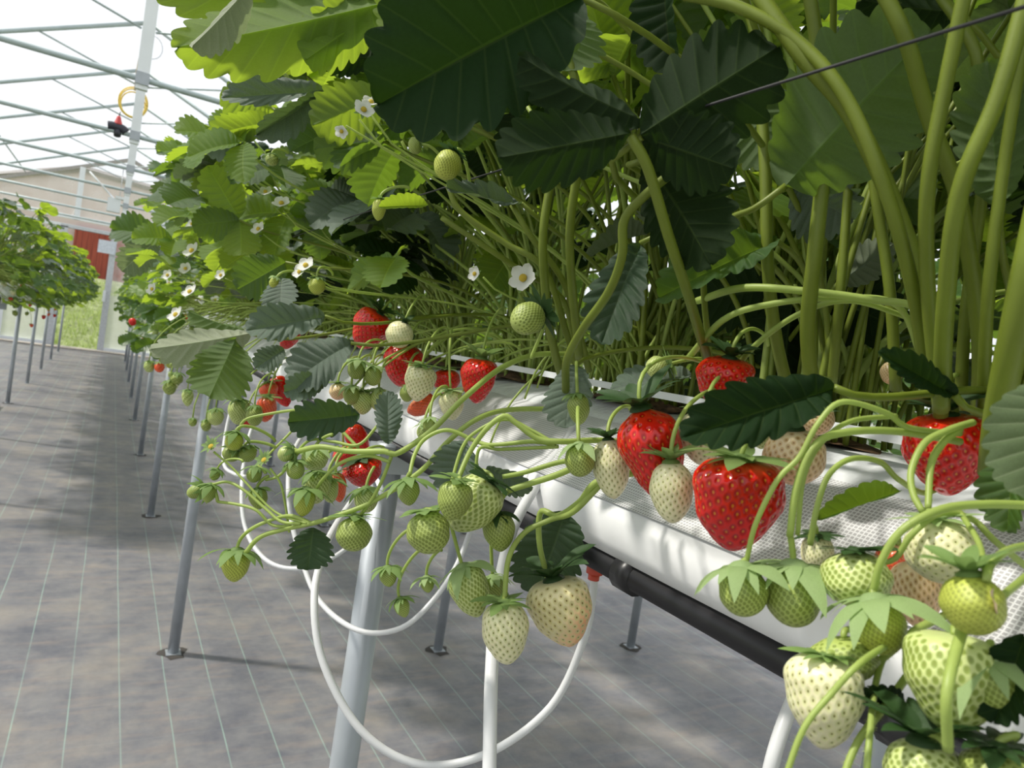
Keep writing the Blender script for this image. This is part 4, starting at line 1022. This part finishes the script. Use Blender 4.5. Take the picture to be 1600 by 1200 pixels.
S(878, 958, 100, 106, 14, 'blush', .42, 'large cream strawberry blushing orange at the tip, hanging at the end of its stalk', 'heart', -.05, 'up', D_, (856, 905, .43), csz=.85)
S(790, 990, 80, 96, 4, 'white', .40, 'cream green pointed strawberry in front of the straight white hose', 'cone', 0, 'flat', CALYX, (788, 935, .405), csz=.95)
S(906, 720, 48, 50, 3, 'green', .38, 'small round green strawberry beside the slender cream one', 'round', -.05, 'cap', P_c, (902, 650, .44), csz=1.2)
S(738, 790, 80, 96, -38, 'pale', .41, 'pale green large berry at the centre of the green cluster', 'cone', 0, 'flat', D_, (743, 735, .42), csz=1.0)
S(710, 783, 56, 62, -14, 'green', .38, 'darker green berry lying over the pale green one', 'cone', -.05, 'flat', CALYX, (714, 752, .39), csz=1.15)
S(670, 832, 68, 66, 12, 'green', .39, 'broad green strawberry lowest left of the central cluster', 'round', -.05, 'flat', CALYX, (680, 800, .39), csz=.9)
S(780, 832, 52, 60, 6, 'green', .42, 'green strawberry beneath the pale cluster right side, by the dark leaf', 'cone', -.05, 'cap', D_, (778, 790, .42), csz=1.0)
S(638, 770, 36, 40, 6, 'green', .41, 'little green berry mostly covered by its sepals, next to the thick post top', 'cone', -.1, 'cap', CALYX, (640, 740, .41), csz=1.6)
S(735, 925, 62, 80, 18, 'pale', .42, 'green strawberry with pale sepals just left of the pointed cream one', 'cone', -.1, 'cap', P_c, (692, 785, .415), csz=1.2)
S(772, 922, 34, 42, 6, 'green', .44, 'small green berry behind the cream and green pair', 'cone', -.1, 'cap', P_c, (768, 770, .43), csz=1.3)
S(607, 902, 28, 30, 8, 'green', .42, 'tiny green berry left of the lower cluster, hanging on a long bent stalk', 'cone', -.1, 'cap', CALYX, (640, 830, .41), csz=1.7, sr=.0009)
S(629, 950, 26, 30, 20, 'green', .42, 'tiny green berry lowest of the small buds beside the thick post', 'cone', -.1, 'cap', CALYX, (660, 860, .41), csz=1.5, sr=.0009)
S(668, 914, 22, 24, 8, 'green', .42, 'tiny budlike berry between two small green ones', 'cone', -.1, 'cap', P_c, (690, 860, .41), csz=1.8, sr=.0009)
S(553, 835, 54, 52, -6, 'green', .47, 'round green strawberry with open sepals in front of the thick post', 'round', -.1, 'flat', CALYX, (558, 815, .48), csz=1.1)
S(368, 885, 44, 48, -4, 'lime', .485, 'yellow-green strawberry hanging farthest out to the lower left', 'cone', -.1, 'cap', CALYX, (373, 858, .485), csz=1.5)
S(326, 772, 24, 28, -10, 'green', .49, 'small green budlike berry farthest left at the truss end', 'cone', -.1, 'cap', CALYX, (340, 784, .49), csz=1.8)
S(306, 768, 22, 28, -70, 'green', .50, 'closed green bud at the far left tip of the truss', 'round', 0, 'cap', CALYX, (326, 757, .49), csz=1.7, sr=.0008)
S(336, 742, 16, 18, -20, 'green', .50, 'tiny round green bud above the left truss tip', 'round', 0, 'cap', CALYX, (380, 722, .49), csz=1.6, sr=.0007)
S(475, 786, 34, 42, -6, 'lime', .475, 'yellow-green berry under broad sepals in the left cluster', 'cone', -.1, 'cap', CALYX, (489, 770, .475), csz=1.7)
S(492, 718, 42, 34, 0, 'pale', .50, 'pale green berry above the left cluster', 'round', -.1, 'cap', P_c, (520, 680, .50), csz=1.2)
S(462, 735, 28, 28, 10, 'green', .48, 'round green berry right of the white petal bud', 'round', -.1, 'cap', CALYX, (480, 700, .48), csz=1.3)
S(447, 709, 26, 26, -60, 'pale', .48, 'opening white bud in green sepals on the left truss', 'round', 0, 'cap', CALYX, (465, 705, .48), csz=1.2)
S(404, 780, 28, 32, 10, 'green', .50, 'green berry behind the left truss fork', 'cone', -.1, 'cap', CALYX, (420, 745, .5), csz=1.3)
S(397, 742, 24, 24, -10, 'green', .50, 'green bud below the yellow flower centre', 'round', -.1, 'cap', CALYX, (415, 740, .5), csz=1.4)
S(366, 690, 28, 28, -6, 'lime', .52, 'lime green bud with tight sepals under the fat distant berry', 'round', -.1, 'cap', CALYX, (430, 690, .54), csz=1.6)
S(360, 710, 26, 22, -40, 'green', .53, 'dark green bud touching the lime one', 'round', -.1, 'cap', CALYX, (400, 705, .54), csz=1.2)
S(387, 710, 26, 24, 20, 'green', .53, 'green bud right of the dark pair', 'round', -.1, 'cap', CALYX, (430, 700, .54), csz=1.3)
S(495, 762, 44, 50, 0, 'pale', .52, 'pale berry behind the yellow-green one in the left cluster', 'cone', -.1, 'cap', CALYX, (530, 700, .54), csz=1.2)
S(515, 768, 30, 36, 10, 'pale', .53, 'pale green berry touching the small orange one', 'cone', -.1, 'cap', CALYX, (540, 700, .55), csz=1.3)
S(568, 740, 60, 44, 8, 'red', .58, 'bright red strawberry behind the left truss fork near the thick post', 'heart', .2, 'flat', D_, (600, 700, .6), csz=.8)
S(528, 762, 30, 46, 8, 'orange', .56, 'orange-red berry left of the bright red one near the post', 'cone', .0, 'flat', CALYX, (560, 700, .6), csz=.9)
S(560, 688, 34, 50, 24, 'red', .66, 'dark red strawberry half hidden under the hanging grey-green leaf', 'cone', .2, None, None, None)
S(540, 715, 40, 34, 10, 'red', .66, 'red berry peeking through the stalks above the bright red one', 'cone', .1, None, None, None)
S(572, 782, 36, 38, 0, 'pale', .52, 'pale green berry right below the bright red one', 'round', -.1, 'cap', CALYX, (585, 730, .53), csz=1.3)
# left distant cluster
S(416, 640, 32, 40, -10, 'orange', .92, 'orange-red strawberry in the small cluster under the pale leaf', 'cone', .1, 'flat', CALYX, (440, 570, .96))
S(420, 612, 28, 30, 0, 'orange', .95, 'orange strawberry topmost of the small cluster under the pale leaf', 'cone', .1, 'flat', CALYX, (450, 560, .98))
S(440, 612, 34, 50, 20, 'red', .98, 'dark red strawberry behind the small grey-green leaf', 'cone', .1, None, None, None)
S(389, 655, 34, 28, 0, 'red', .90, 'red strawberry below the pale berry left of the orange one', 'round', .1, None, None, (420, 600, .95))
S(373, 644, 34, 40, -6, 'pale', .88, 'pale green berry of the small cluster under the pale leaf', 'cone', 0, 'cap', CALYX, (410, 580, .95), csz=1.0)
S(398, 650, 26, 32, 0, 'green', .86, 'green berry between the pale and the orange one', 'round', 0, 'cap', CALYX, (430, 590, .95), csz=.9)
S(358, 612, 26, 26, -10, 'green', .86, 'small green berry under the tip of the big drooping leaf', 'round', 0, 'cap', CALYX, (400, 575, .95), csz=1.1)
S(456, 527, 46, 22, 60, 'red', .80, 'red strawberry showing between two grey-blue leaves', 'cone', 0, None, None, None)
S(265, 606, 20, 22, 0, 'green', 1.5, 'small green berry low in the hanging cluster left of the drooping leaf', 'round', 0, 'cap', CALYX)
S(249, 574, 15, 16, 0, 'orange', 1.6, 'tiny orange berry topmost of the hanging cluster left of the drooping leaf', 'round', 0, 'cap', CALYX)
S(233, 573, 15, 18, 0, 'pale', 1.6, 'tiny pale berry farthest left in the cluster by the drooping leaf', 'round', 0, 'cap', CALYX)
S(276, 592, 20, 18, 0, 'green', 1.5, 'small green berry beside the drooping leaf edge', 'round', 0, 'cap', CALYX)
S(293, 622, 19, 26, 0, 'pale', 1.3, 'pale green berry just below left of the drooping leaf', 'cone', 0, 'cap', CALYX)
S(337, 652, 24, 26, 0, 'pale', 1.1, 'pale berry under the tip of the drooping leaf', 'round', 0, 'cap', CALYX)
S(322, 665, 16, 18, 0, 'green', 1.1, 'tiny green bud hanging below the drooping leaf tip', 'round', 0, 'cap', CALYX)
S(301, 660, 12, 13, 0, 'green', 1.1, 'tiniest green bud at the left below the drooping leaf', 'round', 0, 'cap', CALYX)
S(207, 503, 11, 12, 0, 'red', 3.0, 'tiny red berry over the distant posts of the main row', 'round', 0, None, None)
# middle cluster on the white bag
S(577, 517, 60, 64, -34, 'red', .74, 'red strawberry at the upper left of the middle cluster, above the green sepals', 'heart', .2, 'up', D_, (640, 470, .80), csz=.55)
S(624, 523, 44, 42, -22, 'white', .68, 'small cream strawberry right of the upper left red one', 'round', .1, 'up', D_, (665, 470, .75), csz=.6)
S(630, 572, 62, 66, -12, 'red', .72, 'red strawberry below the small cream one in the middle cluster', 'cone', .2, 'up', D_, (690, 500, .78), csz=.6)
S(655, 600, 50, 56, -10, 'white', .64, 'cream strawberry in front of the middle red berries', 'heart', .1, 'flat', CALYX, (700, 520, .72), csz=.9)
S(697, 597, 46, 38, 0, 'red', .70, 'red berry wedged between the cream one and the right red one', 'cone', .1, 'flat', CALYX, (735, 530, .76), csz=.8)
S(748, 596, 64, 70, -8, 'red', .61, 'red strawberry at the right end of the middle cluster, crossed by a stalk', 'heart', .1, 'up', CALYX, (790, 490, .70), csz=.8)
S(659, 634, 48, 30, 40, 'orange', .68, 'orange strawberry lying lowest in the middle cluster', 'cone', .1, None, None, None)
S(706, 634, 40, 46, 4, 'white', .62, 'pale strawberry left below the crossed red one on the white bag', 'cone', .1, 'flat', P_c, (705, 520, .70), csz=1.2)
S(557, 578, 28, 30, -10, 'green', .66, 'small green berry under the upper left red strawberry', 'round', 0, 'cap', P_c, (600, 540, .72), csz=1.6)
S(583, 588, 26, 30, 0, 'green', .66, 'small green berry beside the middle red one', 'round', 0, 'cap', P_c, (610, 540, .72), csz=1.2)
S(549, 618, 26, 28, 0, 'green', .66, 'green berry under sepals left of the hanging grey leaf', 'round', 0, 'cap', P_c, (580, 560, .72), csz=1.4)
S(567, 630, 36, 36, 0, 'pale', .67, 'yellowish green berry behind the hanging grey leaf', 'cone', 0, 'flat', CALYX, (600, 560, .74), csz=.9)
S(592, 625, 30, 34, 0, 'pale', .67, 'pale berry touching the hanging grey leaf', 'round', 0, 'cap', P_c, (620, 560, .74), csz=1.1)
S(636, 615, 22, 26, 0, 'green', .66, 'tiny green berry under the front cream strawberry', 'round', 0, 'cap', CALYX, (660, 560, .74), csz=1.0)
S(528, 612, 28, 26, 0, 'peach', .70, 'small peach berry left of the green ones on the bag edge', 'round', 0, 'flat', CALYX, (560, 560, .74), csz=1.0)
S(672, 665, 22, 24, 0, 'green', .56, 'little green berry below the lowest orange one', 'round', 0, 'cap', P_c, (700, 610, .62), csz=1.3)
S(660, 675, 18, 22, -10, 'pale', .57, 'tiny pale bud under the orange strawberry', 'round', 0, 'cap', P_c, (690, 620, .62), csz=1.3)
# in the foliage
S(824, 498, 50, 50, -60, 'green', .45, 'dark green strawberry standing out among the stalks with dark sepals spread', 'round', -.6, 'flat', D_, (830, 560, .48), csz=1.2)
S(699, 258, 42, 46, -25, 'lime', .46, 'yellow-green immature strawberry high among the leaves', 'round', -.2, 'flat', D_, (735, 300, .49), csz=.85)
S(648, 228, 26, 20, -80, 'green', .52, 'small green berry left of the high yellow-green one', 'round', 0, 'flat', CALYX, (690, 250, .53), csz=.9)
S(592, 328, 22, 34, -5, 'lime', .55, 'small yellow elongated berry hanging in the foliage', 'long', 0, 'flat', CALYX, (640, 295, .56), csz=1.0)
S(495, 447, 25, 26, 0, 'lime', .62, 'small green berry hanging right of the glossy dark leaf', 'round', 0, 'cap', CALYX, (520, 430, .66), csz=.9)
S(428, 441, 14, 18, -30, 'lime', .64, 'tiny yellow green berry against the glossy dark leaf', 'round', 0, 'cap', P_c, (470, 430, .66), csz=1.3)
S(425, 250, 20, 18, 0, 'green', .75, 'tiny green berry under the upper left leaves', 'round', 0, 'cap', CALYX, (450, 240, .77), csz=.9)
S(904, 640, 34, 48, 4, 'green', .46, 'green strawberry in front of the grey-blue leaf at the bag edge', 'long', 0, 'cap', CALYX, (900, 570, .5), csz=1.0)
S(1026, 574, 36, 34, -75, 'pale', .42, 'small pale green berry pointing left with long sepals', 'round', 0, 'flat', CALYX, (1110, 575, .46), csz=1.3)
S(1393, 583, 32, 36, 0, 'peach', .44, 'brownish pitted berry in the deep shade under the leaf at right', 'round', 0, None, None, (1400, 560, .45))
# lower right cluster, closest to the camera
S(1161, 925, 74, 74, 2, 'green', .262, 'green strawberry under a wide star of pale sepals, left end of the lower right cluster', 'round', -.15, 'cap', P_c, (1166, 875, .265), csz=1.55)
S(1240, 932, 88, 92, -2, 'green', .262, 'green strawberry hanging under the biggest pale calyx', 'round', -.1, 'cap', P_c, (1234, 838, .262), csz=1.5)
S(1278, 872, 50, 70, 4, 'white', .29, 'cream berry hidden behind the biggest pale calyx', 'cone', 0, 'flat', D_, (1266, 850, .27), csz=1.1)
S(1337, 905, 108, 84, 0, 'pale', .252, 'bright pale green strawberry with clear pits, centre of the lower right cluster', 'round', -.1, 'flat', D_, (1340, 868, .255), csz=.8)
S(1472, 862, 110, 96, 6, 'white', .25, 'large cream green berry at the upper right of the lower cluster', 'round', -.1, 'flat', P_c, (1450, 800, .25), csz=.75)
S(1404, 885, 70, 66, 0, 'orange', .29, 'orange strawberry showing through a gap in the lower right cluster', 'cone', 0, None, None, (1400, 840, .30))
S(1432, 930, 74, 104, 6, 'peach', .275, 'peach coloured strawberry below the orange one', 'cone', 0, None, None, (1430, 850, .29))
S(1520, 945, 92, 90, 2, 'lime', .195, 'yellow-green strawberry carrying a dried petal', 'round', -.15, 'up', CALYX, (1541, 905, .195), csz=1.0, dry=True)
S(1375, 980, 74, 82, 10, 'lime', .232, 'green lumpy berry under the central pale calyx', 'round', -.15, 'cap', P_c, (1364, 922, .235), csz=1.75)
S(1322, 1030, 92, 64, 4, 'green', .24, 'squat green berry below the lumpy one', 'lumpy', -.1, None, None, (1345, 1000, .25))
S(1288, 1098, 122, 140, -4, 'white', .235, 'biggest cream white berry at the bottom, in front of the white hose', 'heart', -.05, 'flat', CALYX, (1335, 1040, .235), csz=.7)
S(1488, 1068, 146, 148, -6, 'pale', .212, 'broad pitted green strawberry at the bottom right crossed by a thick stalk', 'heart', -.1, None, None, (1490, 985, .22))
S(1555, 1075, 90, 90, 8, 'green', .205, 'green strawberry at the right edge under a pale calyx', 'cone', -.1, 'cap', P_c, (1548, 1005, .21), csz=1.35)
S(1448, 1205, 118, 90, 0, 'pale', .21, 'pale green berry cut by the bottom edge, with dark curved sepals', 'round', -.1, 'up', D_, (1480, 1165, .2), csz=1.1)
S(1560, 1205, 110, 70, 0, 'green', .20, 'green berry low in the bottom right corner', 'round', -.1, 'flat', D_, (1590, 1150, .2), csz=1.2)
# spent flowers: star of sepals round a yellow centre
for (px, py, w, d, fc) in ((331, 699, 26, .49, (-.3, .9)), (414, 720, 26, .48, (-.4, .8))):
    c = P(px, py, d); root, cr = plant_of(c); s = w*d/F; nv = (-FWD+RIGHT*fc[0]-DOWN*fc[1]).normalized()
    cx = bpy.data.objects.new('spent_flower', calyx_mesh('up', CALYX, 2)); cx.rotation_mode = 'QUATERNION'; cx.rotation_quaternion = nv.to_track_quat('Z', 'Y'); cx.scale = (s,)*3; cx.location = c-cr; link(cx, root)
    ce = bpy.data.objects.new('flower_centre', CEN); ce.scale = (1.1,)*3; link(ce, cx)

# ------------------------------------------------------------------ distant plants
def far_template(seed, n=36):
    r = random.Random(seed); fm = {LEAF: MB(), LEAF_Y: MB(), LEAF_B: MB()}; st = MB()
    for i in range(n):
        T = Vector((r.uniform(-.28, .28), r.uniform(-.13, .13), r.uniform(.06, .42)))
        if i % 3 == 0: T = Vector((r.choice((-1, 1))*r.uniform(.18, .33), r.uniform(-.12, .12), r.uniform(-.10, .14)))
        out = Vector((T.x*1.2+r.uniform(-.08, .08), T.y+r.uniform(-.1, .1), r.uniform(-.12, .03))).normalized()
        nrm = Vector((r.uniform(-.6, .6), r.uniform(-.6, .6), 1)).normalized()
        s = r.uniform(.052, .075)
        trifol_geo(fm[r.choice([LEAF, LEAF, LEAF, LEAF_Y, LEAF_B])], 3, 3, seed*50+i, leaf_frame(T, out, nrm) @ Matrix.Scale(s, 4), nt_=8)
        tube(st, bezier(Vector((r.uniform(-.02, .02), r.uniform(-.04, .04), 0)), Vector((0, 0, .12)), T+Vector((-out.x*.02, 0, -.05)), T, 8), .002, .0015, n=8, seg=5)
    ts = MB(); ends = []
    for i in range(9):
        s = 1 if r.random() < .35 else -1
        e = Vector((s*r.uniform(.12, .27), r.uniform(-.1, .1), r.uniform(-.24, .02)))
        tube(ts, bezier(Vector((0, 0, 0)), Vector((s*.08, 0, .12)), e+Vector((0, 0, .12)), e, 8), .0013, .001, n=9, seg=5); ends.append(e)
    parts = []
    for m_, b_ in fm.items():
        if b_.n: me = b_.mesh('foliage'); me.materials.append(m_); parts.append(('foliage', me))
    me = st.mesh('leaf_stalks'); me.materials.append(STEM); parts.append(('leaf_stalks', me))
    me = ts.mesh('fruit_truss'); me.materials.append(TRUSS); parts.append(('fruit_truss', me))
    return parts, ends
TPL = [far_template(s) for s in (3, 4, 5, 6, 8)]
fr_ = random.Random(21)
# a small berry template: fruit and calyx, copied to every distant truss end
def far_berry(loc, kind, w, label, group):
    e = empty('strawberry', loc, label, 'strawberry', group)
    f_ = bpy.data.objects.new('fruit', berry_mesh('cone', kind, 'mid' if proj(loc)[2] < 2.2 else 'lo')); f_.scale = (w, w, w*1.1); f_.rotation_euler = (fr_.uniform(-.3, .3), fr_.uniform(-.3, .3), fr_.random()*6); link(f_, e)
    c_ = bpy.data.objects.new('calyx', calyx_mesh('cap', CALYX, fr_.randrange(3))); c_.scale = (w*1.1,)*3; link(c_, e)
def far_plant(x, y, label, group, nb, rowname, nf=2, side=-1):
    parts, ends = TPL[fr_.randrange(5)]
    flip = fr_.random()*.5-.25+(0 if fr_.random() < .5 else 0); sc_ = fr_.uniform(.9, 1.08)
    root = empty('strawberry_plant', (x, y, CROWN_Z), label, 'strawberry plant', group); root.rotation_euler.z = flip; root.scale = (sc_,)*3
    for nm, me in parts: link(bpy.data.objects.new(nm, me), root)
    R = Matrix.Rotation(flip, 3, 'Z')
    es = [e for e in ends if e.x < 0] if side < 0 else [e for e in ends if e.x > 0]
    fr_.shuffle(es)
    for e in es[:nb]:
        kd = fr_.choice(['green', 'green', 'pale', 'lime', 'red', 'orange', 'white'])
        col = {'green': 'green', 'pale': 'pale green', 'lime': 'yellow-green', 'red': 'red', 'orange': 'orange', 'white': 'cream'}[kd]
        g = '%s strawberries on the %s' % (col, rowname)
        far_berry(Vector((x, y, CROWN_Z))+(R @ e)*sc_, kd, fr_.uniform(.018, .028), 'small %s strawberry hanging from the %s' % (col, rowname), g)
    for i in range(nf):
        fl = bpy.data.objects.new('flower', PET); fl.location = (side*fr_.uniform(.14, .25), fr_.uniform(-.1, .1), fr_.uniform(.0, .26)); fl.rotation_euler = (fr_.uniform(.2, 1.2), side*fr_.uniform(.2, 1), fr_.random()*6); fl.scale = (.026,)*3; link(fl, root)
        ce = bpy.data.objects.new('flower_centre', CEN); link(ce, fl)
y = 2.38; k = 0
while y < 15.3:
    far_plant(CROWN_X+fr_.uniform(-.03, .02), y, 'strawberry plant in the distant part of the main row', 'distant plants of the main row', 5 if y < 5 else (3 if y < 9 else 1), 'far part of the main row', 4 if y < 6 else 2); y += .21 if y < 6 else .24
y = 4.2
while y < 15.3:
    far_plant(-.60+fr_.uniform(-.03, .03), y, 'strawberry plant in the left row across the aisle', 'plants of the left row', 2 if y < 9 else 0, 'left row across the aisle', 1, side=1); y += .2
y = -1.9  # unseen plants added behind the camera to keep light off the near ones
while y < -.15:
    far_plant(CROWN_X, y, 'unseen strawberry plant added behind the camera to block light', 'added plants behind the camera', 0, 'main row', 0); y += .22
y = -.1
while y < 5:
    far_plant(2.22+fr_.uniform(-.03, .03), y, 'strawberry plant in the third row far to the right', 'plants of the third row', 0, 'third row', 0); y += .26
y = -.1
while y < 9:
    far_plant(1.36+fr_.uniform(-.03, .03), y, 'strawberry plant in the second row behind the main plants', 'plants of the second row', 0, 'second row', 1); y += .24
